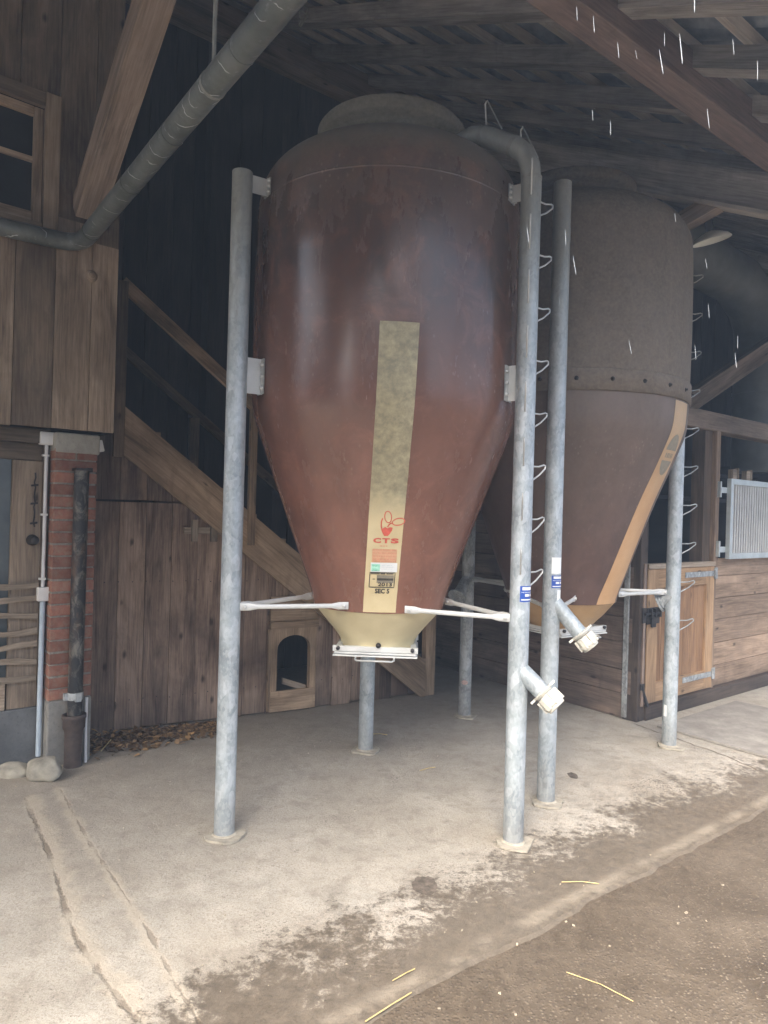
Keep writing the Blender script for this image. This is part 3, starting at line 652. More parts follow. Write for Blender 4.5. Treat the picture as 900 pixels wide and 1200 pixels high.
# field stone
def rock(c, rx, ry, rz, seed):
    bm = bmesh.new(); bmesh.ops.create_icosphere(bm, subdivisions=4, radius=1)
    m = MB()
    for v in bm.verts:
        n = v.co.copy(); k = 1+.22*mnoise.noise(n*1.1+Vector((seed, 0, 0)))+.07*mnoise.noise(n*3.2+Vector((seed, 4, 0)))
        v.co = Vector((n.x*rx*k, n.y*ry*k, n.z*rz*k))+Vector(c)
    bm.verts.ensure_lookup_table()
    m.v = [v.co.copy() for v in bm.verts]
    for f in bm.faces: m.f.append([v.index for v in f.verts]); m.uv.append([(0, 0)]*3); m.t.append(1); m.m.append(0); m.sm.append(True)
    bm.free(); return m
c = ground(48, 916); tag(make('stone', rock((c.x, c.y+.04, .055), .10, .075, .075, 3), M['stone']), 'rounded lichen-grey field stone at the foot of the pale blue conduit', 'stone')
c = ground(8, 912); tag(make('stone', rock((c.x, c.y+.06, .02), .10, .07, .05, 8), M['stone']), 'flat dirty stone half cut off by the left picture edge', 'stone')

# ================================================================== STAIRS AND BOARD PARTITION
T = STAIR
def zs(s): return 1.96-.775*(s-.145)          # lower edge of the stringer
part = thing('board_partition', T(1.3, 0, 0), 'brown vertical board partition with a hatch door under the stairs', 'wall')
holes = (1.335, 1.65, .15, .625)
m = MB(); hm = MB(); s = -.42; k = 0
while s < 2.68:
    w = (.19, .185, .2, .185, .18, .19, .2, .17)[k % 8]
    if k == 0: w = .19
    x0, x1 = s, min(s+w, 2.7)
    def ztop(x): return min(zs(x)+.11, 2.6)
    def plank(mb_, x0, x1, z0, tn, zt=None, dn=0.0):
        a = ztop(x0) if zt is None else zt; b = ztop(x1) if zt is None else zt
        a = max(a, z0+.005); b = max(b, z0+.004)
        mb_.poly_extrude([T(x0+.002, dn, z0), T(x0+.002, dn, a), T(x1-.002, dn, b), T(x1-.002, dn, z0)], T.n, .024, tone=tn)
    tn = random.choice((.68, .8, .88, .95, 1.05, 1.15))
    hatch = x0 > -.06 and x1 < .62+.1
    if hatch:
        plank(hm, x0, x1, .02, tn, 1.62, .010); plank(m, x0, x1, 1.635, tn*.8)
    elif x1 > holes[0] and x0 < holes[1]:
        for (q0, q1) in ((x0, min(x1, holes[0])), (max(x0, holes[1]), x1)):
            if q1-q0 > .01: plank(m, q0, q1, .0, tn)
        q0, q1 = max(x0, holes[0]), min(x1, holes[1])
        plank(m, q0, q1, holes[3], tn); plank(m, q0, q1, .0, tn, holes[2])
    else: plank(m, x0, x1, 0.0+random.uniform(0, .02), tn)
    s += w; k += 1
def nail(mb_, c, n_, r=.0045):
    e = n_.cross(UP).normalized(); mb_.quad([c+e*r*math.cos(t)+UP*r*math.sin(t)+n_*.0015 for t in [i*math.pi/3 for i in range(6)]], None, 1, 1)
for s_ in [x*.0935-.4 for x in range(33)]:
    for zc_ in (.22, 1.05):
        if zc_ < zs(s_)-.05 and not (1.28 < s_ < 1.70) and not (-.06 < s_ < .72): nail(m, T(s_, .0, zc_+random.uniform(-.012, .012)), T.n)
        elif -.06 < s_ < .64: nail(hm, T(s_, .010, zc_+random.uniform(-.012, .012)), T.n)
make('boards', m, [M['plank_brown'], M['dark_iron']], part, bevel=.002)
hd = make('hatch_door', hm, [M['plank_brown'], M['dark_iron']], part, bevel=.002)
# sliding bolt of the hatch
m = MB(); sL = .70; zL = 1.40
m.box(T(sL-.10, .014, zL), T.d, UP, T.n, .30, .05, .022, 1.1)
m.box(T(sL-.05, .037, zL-.055), UP, T.d, T.n, .16, .045, .03, .8); m.box(T(sL+.09, .037, zL-.055), UP, T.d, T.n, .16, .05, .03, .75)
make('wooden_bolt', m, M['slat'], hd, bevel=.004)
# pet flap surround with arched opening
x0, x1 = 1.352, 1.632; z0, z1 = .172, .605; fr = MB()
arc = []; rr = (x1-x0)/2; cx = (x0+x1)/2; zc = z1-rr*.75
arc = [(x0, z0), (x0, zc)]+[(cx-rr*math.cos(t*math.pi/12), zc+rr*.75*math.sin(t*math.pi/12)) for t in range(1, 12)]+[(x1, zc), (x1, z0)]
ox0, ox1, oz0, oz1 = 1.30, 1.685, .02, .66
outer = []
for (x, z) in arc:
    # project the arc to the outer rectangle
    if z <= zc: outer.append((ox0 if x < cx else ox1, z))
    else:
        t = math.atan2((z-zc), (cx-x)); X = cx-(cx-ox0)*max(-1, min(1, math.cos(t)*1.6)); outer.append((X, oz1 if abs(math.cos(t)) < .85 else zc+(oz1-zc)*min(1, (1-abs(math.cos(t)))/.15)))
for lvl in (0,):
    for i in range(len(arc)-1):
        q = [T(*(outer[i][0], .024, outer[i][1])), T(outer[i+1][0], .024, outer[i+1][1]), T(arc[i+1][0], .024, arc[i+1][1]), T(arc[i][0], .024, arc[i][1])]
        uvq = [(p.z, (p.x+p.y)) for p in q]; fr.quad(q, uvq, 1.1)
        q = [T(arc[i][0], .024, arc[i][1]), T(arc[i+1][0], .024, arc[i+1][1]), T(arc[i+1][0], -.03, arc[i+1][1]), T(arc[i][0], -.03, arc[i][1])]
        fr.quad(q, [(p.z, (p.x+p.y)) for p in q], .9)
fo = make('pet_flap_surround', fr, M['stringer'], part)
m = MB()
m.box(T(ox0-.01, .0, .662), T.d, UP, T.n, .41, .055, .034, 1.0)
m.box(T(ox0-.012, .0, .722), T.d, UP, T.n, .40, .12, .026, .95); m.box(T(ox0-.012, .0, .845), T.d, UP, T.n, .40, .07, .022, .85)
m.box(T(ox0+.0, .002, .012), T.d, UP, T.n, .385, .16, .026, 1.15)
m.box(T(ox0-.022, .0, .02), UP, T.d, T.n, .64, .02, .03, .8)
make('cross_board', m, M['stringer'], fo, bevel=.003)
m = MB(); m.box(T(1.44, -.10, .20), (T.d*.8-UP*.28+T.n*.2).normalized(), UP, T.n, .2, .05, .03, 1.3)
tag(make('loose_board', m, M['slat']), 'short pale board lying inside the arched pet flap opening', 'board')
m = MB(); m.box(T(-.6, -1.15, 0), T.d, T.n*1, UP, .05, 1.1, 2.5, .5); make('side_boards', m, M['plank_dark'], part)

st = thing('staircase', T(1.4, -.4, 0), 'open wooden staircase with handrail descending behind the front silo', 'staircase')
def zt_(s): return zs(s)
for n0, nm in ((.03, 0), (-.90, 1)):
    m = MB(); e0, e1 = .10, 2.71; hgt = .335
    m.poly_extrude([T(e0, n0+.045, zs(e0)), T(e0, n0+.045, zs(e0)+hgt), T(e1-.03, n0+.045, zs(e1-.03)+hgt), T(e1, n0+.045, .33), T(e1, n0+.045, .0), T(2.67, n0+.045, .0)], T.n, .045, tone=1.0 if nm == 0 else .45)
    for i in range(len(m.f)):   # grain follows the slope
        pts = [m.v[j] for j in m.f[i]]; dd = (T.d-UP*.775).normalized(); pp = dd.cross(T.n)
        m.uv[i] = [(p.dot(dd), p.dot(pp)) for p in pts]
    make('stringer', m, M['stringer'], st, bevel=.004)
for i in range(10):
    s = .22+i*.245; z = zs(s)+.19; m = MB()
    m.box(T(s-.04, -.845, z), T.n, T.d, UP, .865, .24, .035, .9); make('tread', m, M['plank_brown'], st, bevel=.003)
def rail(n0, s0, s1, zoff, w, h, tn):
    m = MB(); m.beam(T(s0, n0, zs(s0)+zoff), T(s1, n0, zs(s1)+zoff), T.n, w, h, tn); return m
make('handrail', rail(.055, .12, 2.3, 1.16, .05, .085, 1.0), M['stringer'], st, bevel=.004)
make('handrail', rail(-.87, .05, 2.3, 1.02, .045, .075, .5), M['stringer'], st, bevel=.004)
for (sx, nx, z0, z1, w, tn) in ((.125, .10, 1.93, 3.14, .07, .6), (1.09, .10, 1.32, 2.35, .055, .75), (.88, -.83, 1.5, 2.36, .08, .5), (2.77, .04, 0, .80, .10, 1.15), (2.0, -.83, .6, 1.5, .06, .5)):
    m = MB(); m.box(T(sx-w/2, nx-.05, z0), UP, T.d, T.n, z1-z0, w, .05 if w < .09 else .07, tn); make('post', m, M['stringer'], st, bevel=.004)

# ================================================================== STABLE
stb = thing('horse_stable', STAB(1, -.5, 0), 'wooden horse box with a panelled half door and barred grille, right', 'stable')
m = MB(); z = 0.0; zz = [.20, .19, .22, .2, .21, .2, .2, .21, .2, .2, .22]; 
for i, h in enumerate(zz):
    m.box(SIDE(.06, -.035, z+.004), SIDE.d, UP, SIDE.n, 2.3, h-.006, .03+.006*(i % 2), random.uniform(.75, 1.15) if z > .5 else random.uniform(1.0, 1.3)); z += h
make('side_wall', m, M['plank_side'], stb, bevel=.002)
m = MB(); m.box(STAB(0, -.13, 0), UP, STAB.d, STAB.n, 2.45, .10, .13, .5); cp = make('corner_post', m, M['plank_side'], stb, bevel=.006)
m = MB(); m.box(SIDE(.085, .004, .02), UP, SIDE.d, SIDE.n, 2.2, .04, .02, 1); make('steel_channel', m, M['galv_dull'], stb, bevel=.002)
m = MB(); m.box(STAB(1.18, -.12, 0.1), UP, STAB.d, STAB.n, 1.2, .04, .11, .8)
m.box(STAB(1.02, -.16, 1.2), UP, STAB.d, STAB.n, 1.23, .13, .12, .3)
m.box(STAB(1.152, -.12, 1.22), UP, STAB.d, STAB.n, 1.20, .07, .12, .7)
make('door_post', m, M['plank_stable'], stb, bevel=.004)
m = MB(); m.box(STAB(-.1, -.14, 2.40), STAB.d, UP, STAB.n, 5.3, .16, .15, .72); make('head_rail', m, M['beam'], stb, bevel=.008)
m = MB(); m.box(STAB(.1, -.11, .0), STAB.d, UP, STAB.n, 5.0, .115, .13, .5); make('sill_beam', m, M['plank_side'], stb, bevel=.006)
m = MB(); z = .12
for i, h in enumerate((.19, .2, .21, .19, .2, .16)):
    m.box(STAB(1.22, -.06, z), STAB.d, UP, STAB.n, 3.9, h-.004, .035+.004*(i % 2), random.uniform(.82, 1.12)); z += h
make('front_boards', m, M['plank_stable'], stb, bevel=.003)
m = MB()
for zz_ in (2.0, 1.72): m.box(STAB(1.3, -.9, zz_+.1), STAB.d, UP, STAB.n, 3.8, .04, .04, .5)
m.box(STAB(.1, -2.7, 0), STAB.d, UP, STAB.n, 5.0, 2.3, .04, .5); m.box(STAB(3.9, -2.7, 0), STAB.n, UP, STAB.d, 2.6, 2.3, .04, .5)
make('inner_partition', m, M['plank_dark'], stb)
# half door
dm = MB(); D0, D1, Z0, Z1 = .115, 1.17, .125, 1.245; fw = .13
dm.box(STAB(D0, -.05, Z0), UP, STAB.d, STAB.n, Z1-Z0-.045, fw+.02, .05, 1.0); dm.box(STAB(D1-fw, -.05, Z0), UP, STAB.d, STAB.n, Z1-Z0-.045, fw, .05, 1.05)
dm.box(STAB(D0+fw+.02, -.05, Z0), STAB.d, UP, STAB.n, D1-D0-2*fw-.02, .16, .048, 1.0); dm.box(STAB(D0+fw+.02, -.05, Z1-.20), STAB.d, UP, STAB.n, D1-D0-2*fw-.02, .155, .048, .95)
hdoor = make('half_door', dm, M['door_wood'], stb, bevel=.004)
m = MB(); x = D0+fw
while x < D1-fw-.02:
    w = min(.115, D1-fw-x); m.box(STAB(x+.004, -.045, Z0+.1), UP, STAB.d, STAB.n, Z1-Z0-.28, w-.003, .02, random.uniform(.85, 1.1)); x += w
make('door_panel', m, M['door_panel'], hdoor, bevel=.002)
m = MB(); m.box(STAB(D0-.005, -.06, Z1-.042), STAB.d, UP, STAB.n, D1-D0+.01, .04, .068, 1.3); make('top_cap', m, M['slat'], hdoor, bevel=.003)
for z in (Z1-.13, Z0+.10):
    m = MB(); m.box(STAB(D1-.50, .0005, z), STAB.d, UP, STAB.n, .48, .045, .006, 1)
    for q in range(5): m.tube([STAB(D1-.46+q*.1, .004, z+.022), STAB(D1-.46+q*.1, .011, z+.022)], .008, 8)
    m.tube([STAB(D1-.005, .01, z-.02), STAB(D1-.005, .01, z+.07)], .014, 10); m.box(STAB(D1, -.0, z-.025), STAB.d, UP, STAB.n, .03, .1, .015, 1)
    make('strap_hinge', m, M['galv_dull'], hdoor)
m = MB()
zl = .80; m.box(STAB(D0-.085, .001, zl-.02), STAB.d, UP, STAB.n, .05, .12, .012, 1); m.box(STAB(D0-.02, .001, zl-.035), STAB.d, UP, STAB.n, .18, .13, .008, 1)
m.tube([STAB(D0-.07, .022, zl+.05), STAB(D0+.15, .022, zl+.05)], .010, 10); m.box(STAB(D0+.03, .012, zl-.06), UP, STAB.d, STAB.n, .10, .06, .012, 1)
for q in (.0, .06, .13): m.box(STAB(D0+q, .01, zl+.02), UP, STAB.d, STAB.n, .07, .016, .028, 1)
make('bolt_latch', m, M['dark_iron'], hdoor)
m = MB(); m.beam(STAB(.055, .004, .26), STAB(.10, .03, .12), STAB.d, .02, .02, 1); m.box(STAB(.03, .001, .25), UP, STAB.d, STAB.n, .05, .05, .012, 1); make('foot_catch', m, M['dark_iron'], hdoor)
m = MB(); m.box(STAB(D0-.075, -.0, .12), UP, STAB.d, STAB.n, 1.13, .03, .012, 1.9); make('stop_batten', m, M['plank_side'], hdoor, bevel=.002)
# grille
gr = MB(); G0, G1, GZ0, GZ1 = 1.29, 2.75, 1.265, 1.985
gr.box(STAB(G0, .03, GZ0), UP, STAB.d, STAB.n, GZ1-GZ0, .045, .04, 1); gr.box(STAB(G1, .03, GZ0), UP, STAB.d, STAB.n, GZ1-GZ0, .045, .04, 1)
gr.box(STAB(G0+.046, .03, GZ0), STAB.d, UP, STAB.n, G1-G0-.047, .05, .04, 1); gr.box(STAB(G0+.046, .03, GZ1-.05), STAB.d, UP, STAB.n, G1-G0-.047, .05, .04, 1)
go = make('grille_frame', gr, M['zinc'], stb, bevel=.003)
m = MB(); x = G0+.075
while x < G1-.01: m.tube([STAB(x, .05, GZ0+.045), STAB(x, .05, GZ1-.045)], .010, 8); x += .047
make('grille_bars', m, M['white_steel'], go)
for z in (GZ1-.13, GZ0+.06):
    m = MB(); m.box(STAB(G0-.10, .02, z), STAB.d, UP, STAB.n, .10, .05, .012, 1); m.box(STAB(G0-.11, -.0, z-.04), UP, STAB.d, STAB.n, .14, .02, .03, 1); make('grille_hinge', m, M['zinc'], go)
for x in (1.36, 1.62, 2.2):
    m = MB(); m.box(STAB(x, .0, GZ1+.003), STAB.d, UP, STAB.n, .075, .085, .05, 1); m.box(STAB(x+.08, .01, GZ1+.003), STAB.d, UP, STAB.n, .012, .10, .05, 1); make('end_block', m, M['slat'], go, bevel=.01)
# rubber mat in front
m = MB(); m.poly_extrude([STAB(.02, .16, .018), STAB(1.32, .15, .018), STAB(1.34, 1.02, .018), STAB(.02, 1.0, .018)], UP, .014, tone=1)
tag(make('rubber_mat', m, M['matt'], None, bevel=.003), 'worn grey rubber mat on the floor in front of the stable half door', 'mat')

# brace and duct behind the stable, lamp
m = MB(); bp, bq = Vector((3.35, 7.5, 2.955)), Vector((4.28, 7.9, 3.57)); m.beam(bp-(bq-bp)*.9, bq+(bq-bp)*.8, STAB.n, .12, .20, .8)
tag(make('diagonal_brace', m, M['beam'], None, bevel=.005), 'dark diagonal timber brace above the stable rail at the right edge', 'beam')
m = MB(); cc = STAB(3.8, -.85, 0); m.tube([cc+UP*2.2, cc+UP*3.85, cc+UP*4.0+STAB.d*-.04, cc+UP*4.2+STAB.d*-.20, cc+UP*4.40+STAB.d*-.6, cc+UP*4.5+STAB.d*-2.6], .28, 28)
for z in (2.75, 3.15, 3.55): m.tube([cc+UP*z, cc+UP*(z+.03)], .29, 28)
tag(make('ventilation_duct', m, M['dark_water']), 'wide dim grey round duct rising behind the stable grille, right edge', 'duct')
lm = thing('barn_lamp', (2.33, 5.2, 3.72), 'white enamel dish lamp under the roof right of the rear silo', 'lamp')
c = Vector((2.40, 5.25, 3.70)); ax = Vector((-.25, -.1, 1)).normalized()
m = MB(); m.lathe_ax(c, ax, [(.14, 0), (.142, .004), (.12, .03), (.07, .055), (.03, .07), (.0, .075)], 32); m.lathe_ax(c, ax, [(0, .06), (.06, .045), (.11, .022), (.14, 0)], 32); make('shade', m, M['lamp_shade'], lm)
m = MB(); m.tube([c+ax*.07, c+ax*.16], .03, 14); m.tube([c+ax*.15, c+ax*.15+UP*.42], .008, 8); make('stem', m, M['dark_iron'], lm)

# ================================================================== SILOS
def interp(prof, z):
    for (r0, z0), (r1, z1) in zip(prof, prof[1:]):
        if z0 <= z <= z1 and z1 > z0: return r0+(r1-r0)*(z-z0)/(z1-z0)
    return prof[-1][0]
def smooth_prof(prof, n=5):
    out = []
    for i in range(len(prof)-1):
        p0 = prof[max(i-1, 0)]; p1 = prof[i]; p2 = prof[i+1]; p3 = prof[min(i+2, len(prof)-1)]
        for k in range(n):
            t = k/n; q = []
            for c in (0, 1):
                q.append(.5*((2*p1[c])+(-p0[c]+p2[c])*t+(2*p0[c]-5*p1[c]+4*p2[c]-p3[c])*t*t+(-p0[c]+3*p1[c]-3*p2[c]+p3[c])*t**3))
            out.append(tuple(q))
    out.append(prof[-1]); return out
class Wrap:
    """draws flat shapes (x right, z height) on a tank or a pole"""
    def __init__(s, c, prof, az): s.c = c; s.prof = prof; s.az = az; s.base = math.atan2(c[0], c[1])
    def r(s, z): return s.prof if isinstance(s.prof, (int, float)) else interp(s.prof, z)
    def pt(s, x, z, off=.0):
        r = s.r(z); a = s.az+x/r; th = a-s.base; rr = r+off
        # a = 0 faces the camera side of the tank
        return Vector((s.c[0]+rr*math.sin(th), s.c[1]-rr*math.cos(th), z))
    def rect(s, mb, x0, x1, z0, z1, off, nx=4, nz=1, mi=0, skew=0):
        rows = [[s.pt(x0+(x1-x0)*i/nx+skew*(z0+(z1-z0)*k/nz), z0+(z1-z0)*k/nz, off) for i in range(nx+1)] for k in range(nz+1)]
        mb.grid(rows, mi=mi, smooth=True)
    def line(s, mb, pts, w, off, closed=False):
        if closed: pts = pts+[pts[0]]
        L = []; Q = []
        for i, p in enumerate(pts):
            a = pts[max(i-1, 0)] if not (closed and i == 0) else pts[-2]
            b = pts[min(i+1, len(pts)-1)] if not (closed and i == len(pts)-1) else pts[1]
            dx, dz = b[0]-a[0], b[1]-a[1]; l = math.hypot(dx, dz) or 1; nx, nz = -dz/l*w/2, dx/l*w/2
            L.append(s.pt(p[0]-nx, p[1]-nz, off)); Q.append(s.pt(p[0]+nx, p[1]+nz, off))
        mb.grid([L, Q], smooth=False)
    def fill(s, mb, pts, off): mb.quad([s.pt(x, z, off) for x, z in pts])
    def text(s, mb, txt, cx, z0, h, width, off, bold=.02):
        cu = bpy.data.curves.new('t', 'FONT'); cu.body = txt; cu.size = 1; cu.offset = bold; cu.align_x = 'LEFT'; cu.resolution_u = 3
        ob = bpy.data.objects.new('t', cu); COL.objects.link(ob)
        dg = bpy.context.evaluated_depsgraph_get(); me = ob.evaluated_get(dg).to_mesh()
        vs = [v.co.copy() for v in me.vertices]; fs = [list(p.vertices) for p in me.polygons]
        ob.evaluated_get(dg).to_mesh_clear(); bpy.data.objects.remove(ob); bpy.data.curves.remove(cu)
        x0 = min(v.x for v in vs); x1 = max(v.x for v in vs); y0 = min(v.y for v in vs); y1 = max(v.y for v in vs)
        for f in fs:
            mb.quad([s.pt(cx-width/2+(vs[i].x-x0)/(x1-x0)*width, z0+(vs[i].y-y0)/(y1-y0)*h, off) for i in f])

def leg(silo, xy, ztop, mt='galv', extra=None):
    m = MB(); x, y = xy; pts = [(x, y, .005), (x, y, 1.2), (x, y, 2.4), (x, y, ztop)]
    if extra: pts = [(x, y, .005), (x, y, 1.2), (x, y, 2.4)]+extra
    m.tube(pts, .0495, 24); o = make('leg', m, M[mt], silo)
    m = MB(); pl = []
    for i in range(22):
        t = i*2*math.pi/22; k = 1/max(abs(math.cos(t+.3)), abs(math.sin(t+.3))); k = min(k, 1.22)*(1+.16*mnoise.noise(Vector((math.cos(t)*2, math.sin(t)*2, x*9))))
        pl.append(Vector((x+math.cos(t)*.082*k+.006, y+math.sin(t)*.082*k-.01, .014)))
    m.poly_extrude(pl, UP, .011, tone=1)
    m.lathe_ax((x, y, .012), UP, [(.062, 0), (.058, .006), (.050, .008)], 20)
    make('base_plate', m, M['plate'], o, bevel=.003)
    return o
def brace(silo, p, q, mt='white_steel'):
    """round bar with flattened bolted ends"""
    p = Vector(p); q = Vector(q); d = (q-p); L = d.length; d.normalize(); sd = d.cross(UP).normalized(); m = MB()
    rows = []
    st_ = [(0, .019, .003), (.05, .019, .003), (.085, .012, .010), (L-.085, .012, .010), (L-.05, .019, .003), (L, .019, .003)]
    for t, hh, ww in st_:
        rows.append([p+d*t+UP*(hh*math.cos(j*2*math.pi/12))+sd*(ww*math.sin(j*2*math.pi/12)) for j in range(12)])
    m.grid(rows, closed=True); m.cap(rows[0]); m.cap(rows[-1])
    sgn = -1 if sd.y > 0 else 1
    for t in (.022, L-.022):
        c = p+d*t; m.lathe_ax(c, sd*sgn, [(.0, .011), (.010, .011), (.010, .002)], 6)
    return make('brace_bar', m, M[mt], silo)
def rungs(pole, xy, dirs, zs_, out, h, mt='wire', r=.0045):
    for i, z in enumerate(zs_):
        dv = Vector(dirs[i % len(dirs)]).normalized(); sd = dv.cross(UP)
        b = Vector((xy[0], xy[1], z)); m = MB()
        pts = [b+dv*.045+UP*h*.5, b+dv*(.05+out*.55)+UP*h*.52, b+dv*(.05+out*.9)+UP*h*.66, b+dv*(.05+out)+UP*h*.62, b+dv*(.05+out)+UP*h*.45, b+dv*(.05+out*.6)+UP*0, b+dv*.045-UP*h*.5]
        m.tube(pts, r, 7); make('step_rung', m, M[mt], pole)
def bracket(silo, pole, c, z, h, rt, holes=True):
    """plate from a leg to the tank skin"""
    p = Vector((pole[0], pole[1], 0)); d = Vector((c[0]-pole[0], c[1]-pole[1], 0)); D = d.length; d.normalize(); sd = d.cross(UP)
    m = MB(); a = p+d*.045
    m.box(a+UP*z-sd*.003, UP, d, sd, h, D-rt-.045+.012, .006, 1)
    q = p+d*(D-rt-.008)
    # flange plate lying against the tank, both sides of the web
    rows = [[Vector((c[0], c[1], 0))-d*math.cos(t)*(rt+.006)+sd*math.sin(t)*(rt+.006)+UP*(z+hz) for t in (-.055, -.02, .02, .055)] for hz in (0, h)]
    m.grid(rows); rows = [[p_+d*-.005 for p_ in r_] for r_ in rows]; m.grid(rows)
    if h > .08:
        for k in (.18, .5, .82):
            for s_ in (-1, 1):
                b = Vector((c[0], c[1], 0))-d*math.cos(.04)*(rt+.01)+sd*s_*.04*rt+UP*(z+h*k); m.lathe_ax(b, -d, [(.0, .012), (.009, .012), (.009, 0)], 6)
    return make('bracket', m, M['white_steel'], silo)
def filler(pole, p, direction, L, r=.043, cap=True, mt='galv'):
    """angled filling branch with claw coupling"""
    p = Vector(p); d = Vector(direction).normalized(); m = MB(); m.tube([p, p+d*L], r, 22); o = make('filling_branch', m, M[mt], pole)
    q = p+d*L; m = MB()
    m.lathe_ax(q-d*.012, d, [(r, 0), (r+.004, 0), (r+.012, .004), (r+.012, .010), (r+.004, .014), (r+.002, .02)], 26)
    if cap:
        m.lathe_ax(q, d, [(r+.006, .012), (r+.006, .045), (r+.014, .05), (r+.014, .068), (r+.006, .072), (r+.004, .088), (r-.008, .09), (r-.01, .06), (0, .06)], 26)
        X = d.cross(UP).normalized(); Y = d.cross(X)
        for k in range(6):
            t = k*math.pi/3+.3; e = X*math.cos(t)+Y*math.sin(t); g = d.cross(e)
            m.box(q+e*(r+.004)-g*.012+d*.014, d, g, e, .062, .024, .013, 1)
        for t in (1.2, 4.35):
            e = X*math.cos(t)+Y*math.sin(t); g = d.cross(e); m.box(q+e*(r+.002)-g*.009-d*.012, e, g, d, .034, .018, .012, 1)
    else:
        m.lathe_ax(q, d, [(r, 0), (r+.03, .004), (r+.03, .014), (r-.006, .016), (r-.008, -.1)], 26)
    make('coupling', m, M['cream'] if cap else M['galv_dull'], o, bevel=.002)
    return o

# ---------------- front silo
C1 = (-.015, 3.85)
cone_lo = [(.200, .875), (.205, .905), (.222, .935), (.262, .985), (.318, 1.050), (.352, 1.094)]
body = [(.356, 1.092), (.362, 1.12), (.374, 1.17), (.402, 1.25), (.470, 1.44), (.550, 1.66), (.630, 1.88), (.684, 2.03), (.704, 2.10), (.714, 2.18), (.717, 2.3), (.718, 2.5), (.718, 2.8), (.714, 3.05), (.706, 3.20), (.690, 3.285), (.655, 3.355), (.59, 3.415), (.50, 3.455), (.42, 3.475), (.385, 3.482)]
neck = [(.385, 3.482), (.355, 3.495), (.352, 3.575), (.358, 3.588), (.400, 3.597), (.404, 3.61), (.406, 3.655), (.396, 3.668), (.36, 3.673), (.1, 3.70), (.0, 3.705)]
bprof = smooth_prof(body, 4)
s1 = thing('feed_silo', (C1[0], C1[1], 0), 'large reddish-brown feed silo in front, with the red lettered cream strip', 'silo', None)
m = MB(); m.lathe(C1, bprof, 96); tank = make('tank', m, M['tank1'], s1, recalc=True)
m = MB(); m.lathe(C1, [(.7085, 3.150), (.7115, 3.156), (.7115, 3.161), (.7065, 3.167)], 96); make('seam', m, M['tank1'], tank)
m = MB(); m.lathe(C1, neck, 72); make('filling_neck', m, M['neck_dusty'], s1)
m = MB(); m.lathe(C1, [(.384, 3.484), (.392, 3.487), (.392, 3.497), (.380, 3.500)], 72); make('neck_flange', m, M['neck_dusty'], s1)
m = MB(); m.lathe(C1, smooth_prof(cone_lo, 3), 72); cone = make('discharge_cone', m, M['cream_cone'], s1)
# slide gate
def slide_gate(silo, c, ang, z):
    e = Vector((math.cos(ang), math.sin(ang), 0)); f = Vector((-e.y, e.x, 0)); C = Vector((c[0], c[1], z)); m = MB()
    hw = .215
    m.box(C-e*hw-f*hw, e, f, UP, 2*hw, 2*hw, .010, 1)
    for s_ in (-1, 1):
        m.box(C-e*(hw+.008)+f*(s_*(hw-.018))-f*.014+UP*.012, e, f, UP, 2*(hw+.008), .028, .028, 1)
        m.box(C+e*(s_*(hw-.018))-e*.014-f*(hw-.04)+UP*.012, f, e, UP, 2*(hw-.04), .028, .022, 1)
    m.box(C-e*(hw+.006)-f*(hw+.006)-UP*.012, e, f, UP, 2*hw+.012, 2*hw+.012, .008, 1)
    g = make('slide_gate', m, M['white_steel'], silo, bevel=.002)
    m = MB(); q = C-f*(hw-.01)-UP*.010
    m.tube([q-e*.10, q-e*.10-f*.05-UP*.008, q-e*.09-f*.07-UP*.010, q+e*.09-f*.07-UP*.010, q+e*.10-f*.05-UP*.008, q+e*.10], .005, 8); make('pull_handle', m, M['wire'], g)
    for s_ in (-.9, .9):
        m = MB(); m.lathe_ax(C-f*(hw-.004)+e*(s_*hw)+UP*.03, -f, [(0, .014), (.011, .014), (.011, 0)], 6); make('bolt', m, M['dark_iron'], g)
slide_gate(s1, C1, R(-3), .856)
m = MB(); m.lathe_ax((C1[0]+.005, C1[1]-.208, .905), (0, -1, 0), [(0, .02), (.012, .018), (.014, .008), (.014, 0)], 12); make('cone_bolt', m, M['dark_iron'], cone)
# cream strip and its print
Wp = Wrap(C1, bprof, R(3.2))
def cx(zy): return .0
m = MB()
rows = []
for k in range(49):
    z = 1.098+(2.455-1.098)*k/48; t = (z-1.098)/1.357; hw = .082+.008*t; xo = -.016+.036*t; j = .0012*mnoise.noise(Vector((k*.9, 0, 0)))
    rows.append([Wp.pt(xo-hw+2*hw*i/8+j, z, .0022) for i in range(9)])
m.grid(rows); strip = make('cream_strip', m, M['cream_strip'], tank)
def Z(zy): return 1.6757-zy*.000491
def X(zx, zy): t = (Z(zy)-1.098)/1.357; return (zx-(345-.055*zy))*.00049-.016+.036*t+.002
def P2(l): return [(X(a, b), Z(b)) for a, b in l]
def ell(cx_, cy_, rx, ry, rot, n=28): return [(cx_+rx*math.cos(t)*math.cos(rot)-ry*math.sin(t)*math.sin(rot), cy_+rx*math.cos(t)*math.sin(rot)+ry*math.sin(t)*math.cos(rot)) for t in [i*2*math.pi/n for i in range(n)]]
m = MB(); o1 = .0042
Wp.line(m, P2(ell(345, 202, 33, 56, -.12)), .0042, o1, True)
Wp.line(m, P2(ell(448, 246, 62, 33, -.22)), .0042, o1, True)
Wp.line(m, P2([(292, 215), (281, 250), (280, 290), (288, 330), (302, 365), (318, 388)]), .0058, o1)
Wp.fill(m, P2([(292, 318), (318, 300), (340, 312), (366, 300), (392, 305), (385, 335), (366, 365), (345, 388), (322, 388), (302, 358)]), o1)
Wp.line(m, P2([(392, 262), (372, 262), (352, 280), (342, 300)]), .006, o1)
make('plant_emblem', m, M['red_ink'], strip, recalc=False)
m = MB()
